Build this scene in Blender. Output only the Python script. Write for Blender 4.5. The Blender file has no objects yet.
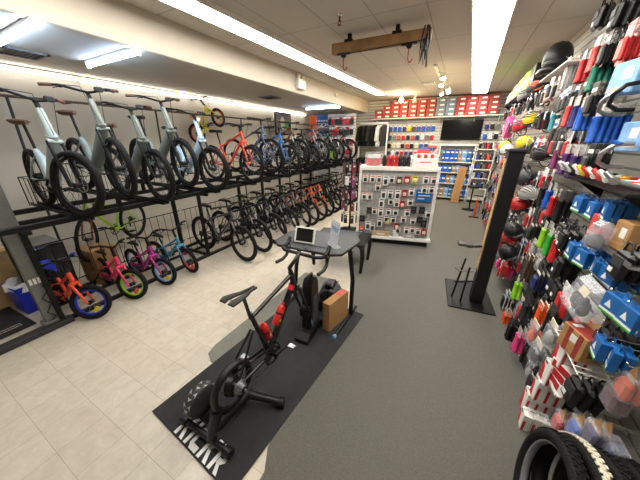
import bpy, math, random
from mathutils import Vector, Matrix, Euler
random.seed(7)
SC = bpy.context.scene
COL = SC.collection
PI = math.pi

# ------------------------------------------------------------------ materials
MATS = {}
def srgb(r, g, b):
    f = lambda c: (c/255/12.92) if c/255 <= .04045 else ((c/255+.055)/1.055)**2.4
    return (f(r), f(g), f(b))
def mk(name, rgb, rough=.5, metal=0., var=.12, scale=12., bump=0., bscale=60., emit=None, estr=0., alpha=1., trans=0., spec=.5, coat=0.):
    m = bpy.data.materials.new(name); m.use_nodes = True
    nt = m.node_tree; N = nt.nodes; Lk = nt.links
    b = N['Principled BSDF']
    c = srgb(*rgb)
    b.inputs['Roughness'].default_value = rough
    b.inputs['Metallic'].default_value = metal
    b.inputs['Specular IOR Level'].default_value = spec
    if coat: b.inputs['Coat Weight'].default_value = coat
    tc = N.new('ShaderNodeTexCoord')
    nz = N.new('ShaderNodeTexNoise'); nz.inputs['Scale'].default_value = scale; nz.inputs['Detail'].default_value = 3
    Lk.new(tc.outputs['Object'], nz.inputs['Vector'])
    rp = N.new('ShaderNodeValToRGB')
    rp.color_ramp.elements[0].position = .3; rp.color_ramp.elements[1].position = .7
    rp.color_ramp.elements[0].color = (c[0]*(1-var), c[1]*(1-var), c[2]*(1-var), 1)
    rp.color_ramp.elements[1].color = (min(1, c[0]*(1+var)), min(1, c[1]*(1+var)), min(1, c[2]*(1+var)), 1)
    Lk.new(nz.outputs['Fac'], rp.inputs['Fac'])
    Lk.new(rp.outputs['Color'], b.inputs['Base Color'])
    if bump:
        n2 = N.new('ShaderNodeTexNoise'); n2.inputs['Scale'].default_value = bscale
        Lk.new(tc.outputs['Object'], n2.inputs['Vector'])
        bp = N.new('ShaderNodeBump'); bp.inputs['Strength'].default_value = bump; bp.inputs['Distance'].default_value = .01
        Lk.new(n2.outputs['Fac'], bp.inputs['Height']); Lk.new(bp.outputs['Normal'], b.inputs['Normal'])
    if emit:
        e = srgb(*emit)
        b.inputs['Emission Color'].default_value = (*e, 1); b.inputs['Emission Strength'].default_value = estr
    if alpha < 1: b.inputs['Alpha'].default_value = alpha
    if trans: b.inputs['Transmission Weight'].default_value = trans
    MATS[name] = m
    return m
def M(n): return MATS[n]

P = dict(
 black=((14,14,15),.5), charcoal=((44,45,47),.6), grey=((120,120,120),.5), lightgrey=((172,170,165),.5), white=((232,230,225),.5),
 red=((190,32,36),.4), coral=((214,72,66),.5), orange=((235,92,36),.45), yellow=((226,205,40),.5), lime=((150,214,40),.45),
 green=((56,170,60),.5), teal=((20,120,96),.5), cyan=((60,150,165),.5), blue=((28,92,190),.45), navy=((36,46,110),.5),
 skyblue=((120,170,220),.5), purple=((92,44,110),.5), violet=((62,40,100),.5), plum=((140,60,110),.5), pink=((228,72,140),.5),
 brown=((92,72,54),.6), maroon=((104,40,48),.5), tan=((190,160,112),.7), kraft=((168,126,80),.8),
 boxblue=((22,98,168),.45), boxred=((158,56,48),.6), boxgrey=((120,135,150),.6), cream=((222,212,190),.6),
)
for k, (c, r) in P.items(): mk(k, c, r)
mk('tire_rubber', (19,19,20), .75, spec=.25, bump=.5, bscale=90)
mk('rim_black', (18,18,20), .35, .2)
mk('steel', (175,175,178), .3, .9)
mk('chrome', (215,215,215), .18, 1.)
mk('black_steel', (11,11,12), .5, .1, spec=.35)
mk('carbon', (16,16,18), .25, .1, coat=.4)
mk('saddle_brown', (96,66,48), .6)
mk('grip_brown', (140,66,44), .6)
mk('frame_sage', (120,130,124), .4, .1, var=.05)
mk('frame_mint', (172,190,192), .4, .1, var=.05)
mk('frame_sky', (176,204,226), .35, .1, var=.05)
mk('frame_red', (222,66,34), .35, .1, var=.05)
mk('frame_slate', (76,92,116), .35, .2, var=.05)
mk('frame_blue', (40,110,176), .35, .1, var=.05)
mk('frame_black', (16,17,20), .3, .2, var=.05)
mk('frame_grey', (92,96,102), .35, .3, var=.05)
mk('frame_navy', (34,44,70), .35, .2, var=.05)
mk('frame_orange', (222,96,50), .35, .1, var=.05)
mk('frame_bronze', (120,72,50), .35, .3, var=.05)
mk('frame_lime', (178,224,30), .4, .05, var=.05)
mk('kid_orange', (232,78,36), .4, var=.05)
mk('kid_pink', (226,50,104), .4, var=.05)
mk('kid_magenta', (176,40,140), .4, var=.05)
mk('kid_teal', (70,150,180), .4, var=.05)
mk('kid_yellow', (226,210,40), .4, var=.05)
mk('bottle_red', (206,40,34), .35, var=.05)
mk('mat_rubber', (44,45,45), .75, spec=.3, bump=.3, bscale=220)
mk('pvc_sheet', (112,112,100), .5, bump=.15, bscale=200)
mk('printed_white', (232,232,230), .6, var=.03)
mk('desk_top', (60,62,64), .5, bump=.15, bscale=150)
mk('plastic_black', (14,14,15), .42, spec=.4)
mk('plastic_grey', (72,73,75), .45)
mk('screen', (10,10,12), .12, var=.02)
mk('tv_plastic', (14,14,15), .25, var=.02)
mk('cardboard', (176,134,86), .85, var=.08)
mk('wood_beam', (140,104,62), .6, scale=6, var=.3)
mk('white_paint', (230,228,220), .5, var=.04)
mk('post_grey', (112,112,108), .45, .2)
mk('plastic_blue', (26,50,190), .35, var=.05)
mk('bag_white', (226,228,232), .5)
mk('glass_clear', (210,214,218), .12, alpha=.22, spec=.6)
mk('film_clear', (214,218,226), .15, alpha=.26, spec=.8)
mk('wall_beige', (204,197,180), .8, var=.03, scale=3, bump=.05, bscale=80)
mk('soffit_paint', (192,184,168), .8, var=.03, scale=3)
mk('tube_white', (255,255,255), .5, emit=(255,250,242), estr=7.5, var=0)
mk('tube_cool', (255,255,255), .5, emit=(186,214,255), estr=14., var=0)
mk('strip_white', (255,255,255), .5, emit=(255,250,244), estr=3.2, var=0)
mk('bulb_warm', (255,240,210), .5, emit=(255,226,170), estr=110., var=0)
mk('screen_white', (200,202,206), .3)

def floor_tile():
    m = mk('vinyl_tile', (200,188,168), .35, var=.0, spec=.45)
    nt = m.node_tree; N = nt.nodes; Lk = nt.links; b = N['Principled BSDF']
    tc = N.new('ShaderNodeTexCoord')
    mp = N.new('ShaderNodeMapping'); mp.inputs['Location'].default_value = (.1, -.085, 0)
    Lk.new(tc.outputs['Object'], mp.inputs['Vector'])
    bk = N.new('ShaderNodeTexBrick'); bk.offset = 0; bk.inputs['Scale'].default_value = 1
    bk.inputs['Brick Width'].default_value = .3; bk.inputs['Row Height'].default_value = .3; bk.inputs['Mortar Size'].default_value = .0016
    bk.inputs['Mortar Smooth'].default_value = .3; bk.inputs['Bias'].default_value = 0
    bk.inputs['Color1'].default_value = (*srgb(200,191,175), 1); bk.inputs['Color2'].default_value = (*srgb(207,199,184), 1)
    bk.inputs['Mortar'].default_value = (*srgb(150,140,122), 1)
    Lk.new(mp.outputs['Vector'], bk.inputs['Vector'])
    nz = N.new('ShaderNodeTexNoise'); nz.inputs['Scale'].default_value = 9; nz.inputs['Detail'].default_value = 9
    nz.inputs['Roughness'].default_value = .7; nz.inputs['Distortion'].default_value = .8
    Lk.new(tc.outputs['Object'], nz.inputs['Vector'])
    rp = N.new('ShaderNodeValToRGB'); rp.color_ramp.elements[0].position = .3; rp.color_ramp.elements[1].position = .65
    rp.color_ramp.elements[0].color = (.84, .82, .78, 1); rp.color_ramp.elements[1].color = (1.04, 1.03, 1.02, 1)
    Lk.new(nz.outputs['Fac'], rp.inputs['Fac'])
    mx = N.new('ShaderNodeMixRGB'); mx.blend_type = 'MULTIPLY'; mx.inputs['Fac'].default_value = 1
    Lk.new(bk.outputs['Color'], mx.inputs['Color1']); Lk.new(rp.outputs['Color'], mx.inputs['Color2'])
    Lk.new(mx.outputs['Color'], b.inputs['Base Color'])
floor_tile()
def carpet():
    m = mk('carpet_grey', (114,112,105), .95, var=.25, scale=220, bump=.8, bscale=320, spec=.1)
carpet()
def ceiling_tile():
    m = mk('ceiling_tile', (206,198,180), .9, var=0)
    nt = m.node_tree; N = nt.nodes; Lk = nt.links; b = N['Principled BSDF']
    tc = N.new('ShaderNodeTexCoord')
    bk = N.new('ShaderNodeTexBrick'); bk.offset = 0; bk.inputs['Scale'].default_value = 1
    bk.inputs['Brick Width'].default_value = .61; bk.inputs['Row Height'].default_value = 1.22; bk.inputs['Mortar Size'].default_value = .01
    bk.inputs['Color1'].default_value = (*srgb(198,191,178), 1); bk.inputs['Color2'].default_value = (*srgb(203,196,184), 1)
    bk.inputs['Mortar'].default_value = (*srgb(172,165,152), 1)
    Lk.new(tc.outputs['Object'], bk.inputs['Vector'])
    Lk.new(bk.outputs['Color'], b.inputs['Base Color'])
ceiling_tile()
def slatwall(name, base):
    # grooves every 0.1 m in height, drawn as thin darker lines on the flat panel
    m = mk(name, base, .5, var=0)
    nt = m.node_tree; N = nt.nodes; Lk = nt.links; b = N['Principled BSDF']
    tc = N.new('ShaderNodeTexCoord'); sp = N.new('ShaderNodeSeparateXYZ'); Lk.new(tc.outputs['Object'], sp.inputs['Vector'])
    md = N.new('ShaderNodeMath'); md.operation = 'PINGPONG'; md.inputs[1].default_value = .05; Lk.new(sp.outputs['Z'], md.inputs[0])
    rp = N.new('ShaderNodeValToRGB'); rp.color_ramp.interpolation = 'CONSTANT'
    rp.color_ramp.elements[0].color = (*srgb(96,92,86), 1); rp.color_ramp.elements[1].position = .006*1; rp.color_ramp.elements[1].color = (*srgb(*base), 1)
    Lk.new(md.outputs[0], rp.inputs['Fac']); Lk.new(rp.outputs['Color'], b.inputs['Base Color'])
slatwall('slatwall', (168,165,158))
slatwall('slatwall_white', (216,214,206))

# ------------------------------------------------------------------ mesh builder
class MB:
    def __init__(s): s.v = []; s.f = []; s.mi = []; s.sm = []; s.mats = []; s.T = None; s.cur = 0
    def mat(s, name):
        if name not in s.mats: s.mats.append(name)
        s.cur = s.mats.index(name); return s
    def add(s, vs, fs, smooth=False):
        o = len(s.v)
        for p in vs:
            p = Vector(p); s.v.append(s.T @ p if s.T else p)
        for f in fs: s.f.append(tuple(i+o for i in f)); s.mi.append(s.cur); s.sm.append(smooth)
    def box(s, c, d, b=.0, rot=None):
        hx, hy, hz = d[0]/2, d[1]/2, d[2]/2; b = min(b, hx*.9, hy*.9, hz*.9)
        c = Vector(c); R = (rot if isinstance(rot, Matrix) else Euler(rot).to_matrix()) if rot is not None else None
        vs = []; fs = []
        if b <= 0:
            pts = [(x, y, z) for x in (-hx, hx) for y in (-hy, hy) for z in (-hz, hz)]
            fs = [(0,1,3,2), (4,6,7,5), (0,4,5,1), (2,3,7,6), (0,2,6,4), (1,5,7,3)]
        else:
            pts = []; idx = {}
            for x in (-1, 1):
                for y in (-1, 1):
                    for z in (-1, 1):
                        for a in range(3):
                            h = [hx-b, hy-b, hz-b]; h[a] += b
                            idx[(x, y, z, a)] = len(pts); pts.append((x*h[0], y*h[1], z*h[2]))
            S = (-1, 1)
            for a in range(3):
                for sg in S:
                    q = []
                    for u, w in ((-1,-1), (1,-1), (1,1), (-1,1)):
                        k = [0,0,0]; k[a] = sg; k[(a+1)%3] = u; k[(a+2)%3] = w; q.append(idx[(*k, a)])
                    fs.append(tuple(q))
            for a in range(3):
                e1, e2 = (a+1)%3, (a+2)%3
                for u in S:
                    for w in S:
                        k0 = [0,0,0]; k0[a] = -1; k0[e1] = u; k0[e2] = w; k1 = list(k0); k1[a] = 1
                        fs.append((idx[(*k0, e1)], idx[(*k1, e1)], idx[(*k1, e2)], idx[(*k0, e2)]))
            for x in S:
                for y in S:
                    for z in S: fs.append(tuple(idx[(x, y, z, a)] for a in range(3)))
            of = []
            for f in fs:
                p = [Vector(pts[i]) for i in f]; n = (p[1]-p[0]).cross(p[2]-p[0]); cc = sum(p, Vector())/len(p)
                of.append(f if n.dot(cc) > 0 else tuple(reversed(f)))
            fs = of
        for p in pts:
            p = Vector(p)
            if R is not None: p = R @ p
            vs.append(p+c)
        s.add(vs, fs); return s
    def tube(s, pts, r, n=8, closed=False, caps=True, sx=1., smooth=True):
        pts = [Vector(p) for p in pts]; k = len(pts); rs = r if isinstance(r, (list, tuple)) else [r]*k
        vs = []; fs = []; prev = None
        for i in range(k):
            if closed: t = pts[(i+1) % k]-pts[i-1]
            elif i == 0: t = pts[1]-pts[0]
            elif i == k-1: t = pts[-1]-pts[-2]
            else: t = (pts[i+1]-pts[i]).normalized()+(pts[i]-pts[i-1]).normalized()
            t = t.normalized() if t.length > 1e-9 else Vector((0, 0, 1))
            if prev is None:
                a = Vector((0, 0, 1)) if abs(t.z) < .9 else Vector((1, 0, 0)); u = t.cross(a).normalized()
            else:
                u = prev-t*prev.dot(t); u = u.normalized() if u.length > 1e-6 else t.orthogonal().normalized()
            prev = u; w = t.cross(u)
            for j in range(n):
                a = 2*PI*j/n; vs.append(pts[i]+(u*math.cos(a)*sx+w*math.sin(a))*rs[i])
        for i in range(k if closed else k-1):
            for j in range(n):
                a = i*n+j; b = i*n+(j+1) % n; c2 = ((i+1) % k)*n+(j+1) % n; d = ((i+1) % k)*n+j
                fs.append((a, b, c2, d))
        s.add(vs, fs, smooth)
        if caps and not closed:
            s.add(vs[:n], [tuple(reversed(range(n)))]); s.add(vs[-n:], [tuple(range(n))])
        return s
    def torus(s, c, axis, R, r, nM=28, nm=7, sq=1.):
        c = Vector(c); ax = Vector(axis).normalized(); u = ax.orthogonal().normalized(); w = ax.cross(u)
        vs = []; fs = []
        for i in range(nM):
            a = 2*PI*i/nM; rd = u*math.cos(a)+w*math.sin(a)
            for j in range(nm):
                b = 2*PI*j/nm; vs.append(c+rd*(R+r*math.cos(b))+ax*(r*sq*math.sin(b)))
        for i in range(nM):
            for j in range(nm):
                fs.append((i*nm+j, ((i+1) % nM)*nm+j, ((i+1) % nM)*nm+(j+1) % nm, i*nm+(j+1) % nm))
        s.add(vs, fs, True); return s
    def lathe(s, prof, c=(0,0,0), axis=(0,0,1), n=16, smooth=True):
        c = Vector(c); ax = Vector(axis).normalized(); u = ax.orthogonal().normalized(); w = ax.cross(u)
        vs = []; fs = []; k = len(prof)
        for (r, z) in prof:
            for j in range(n):
                a = 2*PI*j/n; vs.append(c+ax*z+(u*math.cos(a)+w*math.sin(a))*r)
        for i in range(k-1):
            for j in range(n): fs.append((i*n+j, i*n+(j+1) % n, (i+1)*n+(j+1) % n, (i+1)*n+j))
        s.add(vs, fs, smooth)
        s.add(vs[:n], [tuple(reversed(range(n)))]); s.add(vs[-n:], [tuple(range(n))])
        return s
    def cyl(s, a, b, r, n=12, r2=None): return s.tube([a, b], [r, r if r2 is None else r2], n)
    def ell(s, c, rad, nu=14, nv=9, rot=None, top=1., bot=-1.):
        c = Vector(c); R = Euler(rot).to_matrix() if rot is not None else None; vs = []; fs = []
        for i in range(nv+1):
            zz = bot+(top-bot)*i/nv
            ph = math.asin(max(-1, min(1, math.sin(PI/2*zz)))) if (top == 1 and bot == -1) else math.asin(zz)
            for j in range(nu):
                a = 2*PI*j/nu; p = Vector((rad[0]*math.cos(ph)*math.cos(a), rad[1]*math.cos(ph)*math.sin(a), rad[2]*math.sin(ph)))
                vs.append(c+(R @ p if R is not None else p))
        for i in range(nv):
            for j in range(nu): fs.append((i*nu+j, i*nu+(j+1) % nu, (i+1)*nu+(j+1) % nu, (i+1)*nu+j))
        s.add(vs, fs, True); s.add(vs[:nu], [tuple(reversed(range(nu)))], True); s.add(vs[-nu:], [tuple(range(nu))], True); return s
    def prism(s, poly, h, o=(0,0,0), ux=(1,0,0), uy=(0,1,0)):
        o = Vector(o); ux = Vector(ux); uy = Vector(uy); n = ux.cross(uy).normalized(); k = len(poly)
        ar = sum(poly[i][0]*poly[(i+1) % k][1]-poly[(i+1) % k][0]*poly[i][1] for i in range(k))
        if ar < 0: poly = poly[::-1]
        bt = [o+ux*p[0]+uy*p[1] for p in poly]; tp = [p+n*h for p in bt]
        fs = [tuple(reversed(range(k))), tuple(range(k, 2*k))]+[(i, (i+1) % k, k+(i+1) % k, k+i) for i in range(k)]
        s.add(bt+tp, fs); return s
    def mesh(s, name):
        me = bpy.data.meshes.new(name)
        me.from_pydata([tuple(p) for p in s.v], [], s.f)
        for mn in s.mats: me.materials.append(MATS[mn])
        me.polygons.foreach_set('material_index', s.mi); me.polygons.foreach_set('use_smooth', s.sm)
        me.update(); return me

def place(name, mesh, parent=None, loc=(0,0,0), rot=(0,0,0)):
    o = bpy.data.objects.new(name, mesh); COL.objects.link(o)
    o.location = loc; o.rotation_euler = rot
    if parent: o.parent = parent
    return o
def obj(name, mb, parent=None, loc=(0,0,0), rot=(0,0,0)): return place(name, mb.mesh(name), parent, loc, rot)
def tag(o, label, cat, group=None, kind=None):
    if label: o['label'] = label
    if cat: o['category'] = cat
    if group: o['group'] = group
    if kind: o['kind'] = kind
    return o
def thing(name, label, cat, loc=(0,0,0), rz=0., group=None, rot=None):
    o = bpy.data.objects.new(name, None); COL.objects.link(o); o.empty_display_size = .05
    o.location = loc; o.rotation_euler = rot if rot is not None else (0, 0, rz)
    return tag(o, label, cat, group)
def struct(name, mb): o = obj(name, mb); o['kind'] = 'structure'; return o
def dup(root, loc, rot, label, group=None):
    r = root.copy(); COL.objects.link(r); r.location = loc; r.rotation_euler = rot; r['label'] = label
    if group: r['group'] = group
    for ch in list(root.children):
        c = ch.copy(); COL.objects.link(c); c.parent = r
        for g in list(ch.children):
            d = g.copy(); COL.objects.link(d); d.parent = c
    return r
ORD = ['first','second','third','fourth','fifth','sixth','seventh','eighth','ninth','tenth','eleventh','twelfth','thirteenth','fourteenth','fifteenth','sixteenth','seventeenth','eighteenth','nineteenth','twentieth','twenty-first','twenty-second','twenty-third','twenty-fourth','twenty-fifth','twenty-sixth','twenty-seventh','twenty-eighth','twenty-ninth','thirtieth']

# ------------------------------------------------------------------ camera
fpx = 250.
cam = bpy.data.cameras.new('camera'); cam.sensor_fit = 'HORIZONTAL'; cam.sensor_width = 36; cam.lens = fpx/640*36
cam.clip_start = .05; cam.clip_end = 60
co = bpy.data.objects.new('camera', cam); COL.objects.link(co)
fw = Vector((143, -100, fpx)).normalized(); up = Vector((0, -fpx, -100)).normalized(); rt = Vector((fw.y*up.z-fw.z*up.y, fw.z*up.x-fw.x*up.z, fw.x*up.y-fw.y*up.x))
if rt.x < 0: rt = -rt
cR = Vector((rt.x, fw.x, up.x)); cU = -Vector((rt.y, fw.y, up.y)); cB = -Vector((rt.z, fw.z, up.z))
co.matrix_world = Matrix(((cR.x, cU.x, cB.x, 0), (cR.y, cU.y, cB.y, 0), (cR.z, cU.z, cB.z, 2.1), (0, 0, 0, 1)))
SC.camera = co
SC.view_settings.view_transform = 'Standard'; SC.view_settings.look = 'None'; SC.view_settings.gamma = 1; SC.view_settings.use_curve_mapping = False
SC.view_settings.exposure = 1.65
w = bpy.data.worlds.new('world'); SC.world = w; w.use_nodes = True
w.node_tree.nodes['Background'].inputs['Color'].default_value = (.5, .5, .5, 1); w.node_tree.nodes['Background'].inputs['Strength'].default_value = .3

# ------------------------------------------------------------------ room
XL, XR, YF, YB, ZC, ZL = -5.9, 1.15, -2.5, 10.75, 3.5, 3.1
struct('floor', MB().mat('vinyl_tile').box(((XL+XR)/2, (YF+YB)/2, -.05), (XR-XL+.2, YB-YF+.2, .1)))
cp = MB().mat('carpet_grey').prism([(XR, YF), (XR, YB), (-1.78, YB), (-1.78, 4.9), (-.95, 2.7), (-.95, 1.2), (-.87, .82), (-.8, .7), (-.8, YF)], .006)
struct('floor_carpet', cp)
struct('ceiling', MB().mat('ceiling_tile').box(((-3.6+XR)/2, (YF+YB)/2, ZC+.05), (XR+3.6+.1, YB-YF+.2, .1)))
struct('ceiling_lowered', MB().mat('soffit_paint').box(((XL-3.6)/2, (YF+YB)/2, ZL+.05), (-3.6-XL, YB-YF+.2, .1)))
struct('trim_soffit', MB().mat('soffit_paint').box((-3.56, (YF+YB)/2, (ZC+ZL)/2), (.08, YB-YF+.2, ZC-ZL+.02), .01))
struct('wall_left', MB().mat('wall_beige').box((XL-.05, (YF+YB)/2, 1.75), (.1, YB-YF+.2, 3.6)))
struct('wall_right', MB().mat('slatwall').box((XR+.05, (YF+YB)/2, 1.75), (.1, YB-YF+.2, 3.6)))
struct('wall_back', MB().mat('slatwall_white').box(((XL+XR)/2, YB+.05, 1.75), (XR-XL+.2, .1, 3.6)))
struct('wall_front', MB().mat('wall_beige').box(((XL+XR)/2, YF-.05, 1.75), (XR-XL+.2, .1, 3.6)))
struct('baseboard_right', MB().mat('plastic_black').box((XR-.006, (YF+YB)/2, .05), (.012, YB-YF, .1)))

# lights
def troffer(label, x0, y0, x1, y1, wd):
    t = thing('ceiling_light', label, 'light', ((x0+x1)/2, (y0+y1)/2, ZC), math.atan2(-(x1-x0), y1-y0))
    L = math.hypot(x1-x0, y1-y0)
    h = MB().mat('white_paint')
    for s in (-1, 1): h.box((s*(wd/2+.012), 0, -.03), (.024, L, .06), .004)
    for s in (-1, 1): h.box((0, s*(L/2-.01), -.03), (wd, .02, .06))
    obj('housing', h, t)
    n = max(1, round(L/1.22))
    for i in range(n):
        d = MB().mat('tube_white').box((0, -L/2+(i+.5)*L/n, -.045), (wd, L/n-.012, .03), .008); obj('diffuser', d, t)
    return t
troffer('long ceiling strip light right of the wooden hoist beam', -.05, .4, .2, 10.1, .38)
troffer('long ceiling strip light beside the soffit', -2.95, .3, -2.57, 9.0, .3)
t = thing('wall_light', 'long thin strip light along the top of the left wall', 'light', (XL+.09, 4.2, 3.03))
obj('housing', MB().mat('white_paint').box((-.05, 0, .02), (.06, 11.0, .06), .005), t)
for i in range(9): obj('tube', MB().mat('strip_white').tube([(0, -5.45+i*1.22, 0), (0, -5.45+i*1.22+1.17, 0)], .025, 8), t)
for y, lab in ((7.9, 'bare fluorescent tube far back on the low ceiling by the poster'), (2.1, 'short bare fluorescent tube on the low ceiling, nearer the bikes'), (1.25, 'bare fluorescent tube in the top left corner of the low ceiling')):
    t = thing('tube_light', lab, 'light', (-4.1, y, ZL))
    obj('housing', MB().mat('white_paint').box((0, 0, -.015), (1.24, .06, .03), .006), t)
    obj('tube', MB().mat('tube_cool').tube([(-.6, 0, -.06), (.6, 0, -.06)], .02, 8), t)
    for s in (-1, 1): obj('socket', MB().mat('white_paint').box((s*.6, 0, -.06), (.02, .05, .07), .004), t)
for x, y, lab in ((-5.0, 1.55, 'dark square air vent beside the corner tube'), (-4.5, 5.75, 'dark air vent in the low ceiling above the bikes')):
    t = thing('air_vent', lab, 'vent', (x, y, ZL))
    fr = MB().mat('grey')
    for s in (-1, 1): fr.box((s*.19, 0, -.01), (.03, .41, .02)); fr.box((0, s*.19, -.01), (.41, .03, .02))
    obj('frame', fr, t)
    sl = MB().mat('charcoal')
    for i in range(7): sl.box((0, -.15+i*.05, -.012), (.36, .03, .006), rot=(.6, 0, 0))
    obj('louvre', sl, t)
# emergency light on soffit
t = thing('emergency_light', 'white twin head emergency light on the soffit face', 'light', (-3.52, 5.6, 3.27))
obj('case', MB().mat('white_paint').box((.05, 0, 0), (.1, .3, .2), .015), t)
for s in (-1, 1): obj('lamp_head', MB().mat('cream').lathe([(.05, 0), (.055, .05), (.03, .09)], (.07, s*.09, .13), (-.6, 0, .3)), t)
# second small lamp heads near the end
t = thing('smoke_detector', 'small white detector on the soffit near the long light', 'detector', (-3.52, 7.6, 3.33), rot=(0, PI/2, 0))
obj('base', MB().mat('cream').lathe([(.07, 0), (.07, .02), (.05, .045)]), t)
# sprinkler
t = thing('sprinkler_head', 'brass fire sprinkler hanging from the ceiling beside the hoist', 'sprinkler', (-1.57, 3.46, ZC))
obj('escutcheon', MB().mat('chrome').lathe([(.04, 0), (.035, -.012), (.012, -.02)]), t)
b = MB().mat('grip_brown').cyl((0,0,0), (0,0,-.07), .012)
b.tube([(-.005,0,-.05), (-.022,0,-.07), (-.006,0,-.1)], .004, 6).tube([(.005,0,-.05), (.022,0,-.07), (.006,0,-.1)], .004, 6).cyl((0,0,-.1), (0,0,-.105), .025)
obj('nozzle', b, t)
# hoist beam
t = thing('bike_hoist', 'wooden hoist beam with hooks hanging under the ceiling', 'hoist', (-1.26, 4.08, 3.34), .03)
obj('beam', MB().mat('wood_beam').box((0, 0, 0), (1.36, .1, .13), .006), t)
for x in (-.42, .25): obj('bracket', MB().mat('black_steel').box((x, 0, .07), (.12, .13, .035), .004).box((x, 0, .12), (.05, .05, .08)), t)
for x in (-.5, .42):
    p = obj('pulley', MB().mat('black_steel').lathe([(.035, -.02), (.025, 0), (.035, .02)], (x, -.02, -.09), (0, 1, 0)).box((x, -.02, -.07), (.2, .05, .025), .005), t)
    obj('hook', MB().mat('grip_brown').tube([(x-.0, -.02, -.12), (x, -.02, -.24), (x+.02, -.03, -.28), (x+.05, -.03, -.27), (x+.06, -.03, -.24)], .009, 6), p)
rp = MB().mat('plastic_black')
for k in range(7):
    a = k*1.3; rp.tube([(.62+.03*math.cos(a), -.06+.03*math.sin(a), .08), (.62+.06*math.cos(a), -.08+.02*math.sin(a), -.1), (.62+.05*math.cos(a+1), -.08, -.28-.02*k % .1), (.63+.03*math.cos(a+2), -.06, -.05)], .009, 5)
obj('rope_bundle', rp, t)
obj('cord', MB().mat('plastic_black').tube([(-.5, -.05, -.09), (0, -.05, -.075), (.6, -.05, -.06)], .006, 5), t)
# track lights
t = thing('track_light', 'ceiling track with small warm spotlights near the back', 'light', (-.75, 7.6, ZC))
obj('track', MB().mat('white_paint').box((0, 0, -.015), (.05, 2.6, .03), .004).box((-.3, .5, -.02), (.3, .3, .03), .01), t)
for x, y, z in ((.14, -.75, -.12), (.06, -.1, -.15), (.2, .35, -.2), (.16, 1.2, -.12), (-.02, 1.25, -.15)):
    sp = MB().mat('white_paint').cyl((0, y, -.02), (x*.7, y, z+.06), .012, 6).lathe([(.03, .06), (.05, .0), (.055, -.04)], (x, y, z), (0, .25, 1), 12)
    s_ = obj('spot', sp, t); obj('bulb', MB().mat('bulb_warm').ell((x, y-.01, z-.045), (.042, .042, .03), 10, 6), s_)
for x, y in ((-2.0, 9.4), (-1.6, 9.6)):
    t = thing('pendant_light', 'small hanging lamp before the red boxes, ' + ('left' if x < -1.8 else 'right') + ' of the pair', 'light', (x, y, ZC))
    obj('stem', MB().mat('white_paint').cyl((0,0,0), (0,0,-.15), .012, 6), t)
    obj('bulb', MB().mat('bulb_warm' if x < -1.8 else 'cream').ell((0, 0, -.2), (.06, .06, .07), 10, 6), t)
# ------------------------------------------------------------------ bicycles (heading +X, origin on the ground under the bottom bracket)
STY = dict(
 mtb=dict(R=.35, tr=.03, wb=1.12, cs=.44, bb=.32, st=(-.17,.76), sad=(-.2,.95), ht=(.46,.93), hb=(.51,.8), bar=(.47,1.03), bw=.72, rise=.02, back=.03, dt=.021, kind='mtb'),
 hyb=dict(R=.345, tr=.022, wb=1.06, cs=.44, bb=.29, st=(-.17,.72), sad=(-.21,.95), ht=(.43,.93), hb=(.47,.78), bar=(.44,1.03), bw=.62, rise=.03, back=.05, dt=.019, kind='hyb'),
 ebike=dict(R=.345, tr=.034, wb=1.14, cs=.47, bb=.3, st=(-.185,.68), sad=(-.25,.98), ht=(.415,1.07), hb=(.5,.8), bar=(.4,1.14), bw=.68, rise=.06, back=.16, dt=.048, kind='ebike'),
 kid=dict(R=.225, tr=.029, wb=.8, cs=.31, bb=.22, st=(-.1,.45), sad=(-.13,.58), ht=(.29,.61), hb=(.33,.5), bar=(.27,.74), bw=.5, rise=.06, back=.05, dt=.019, kind='kid'),
)
CACHE = {}
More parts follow.
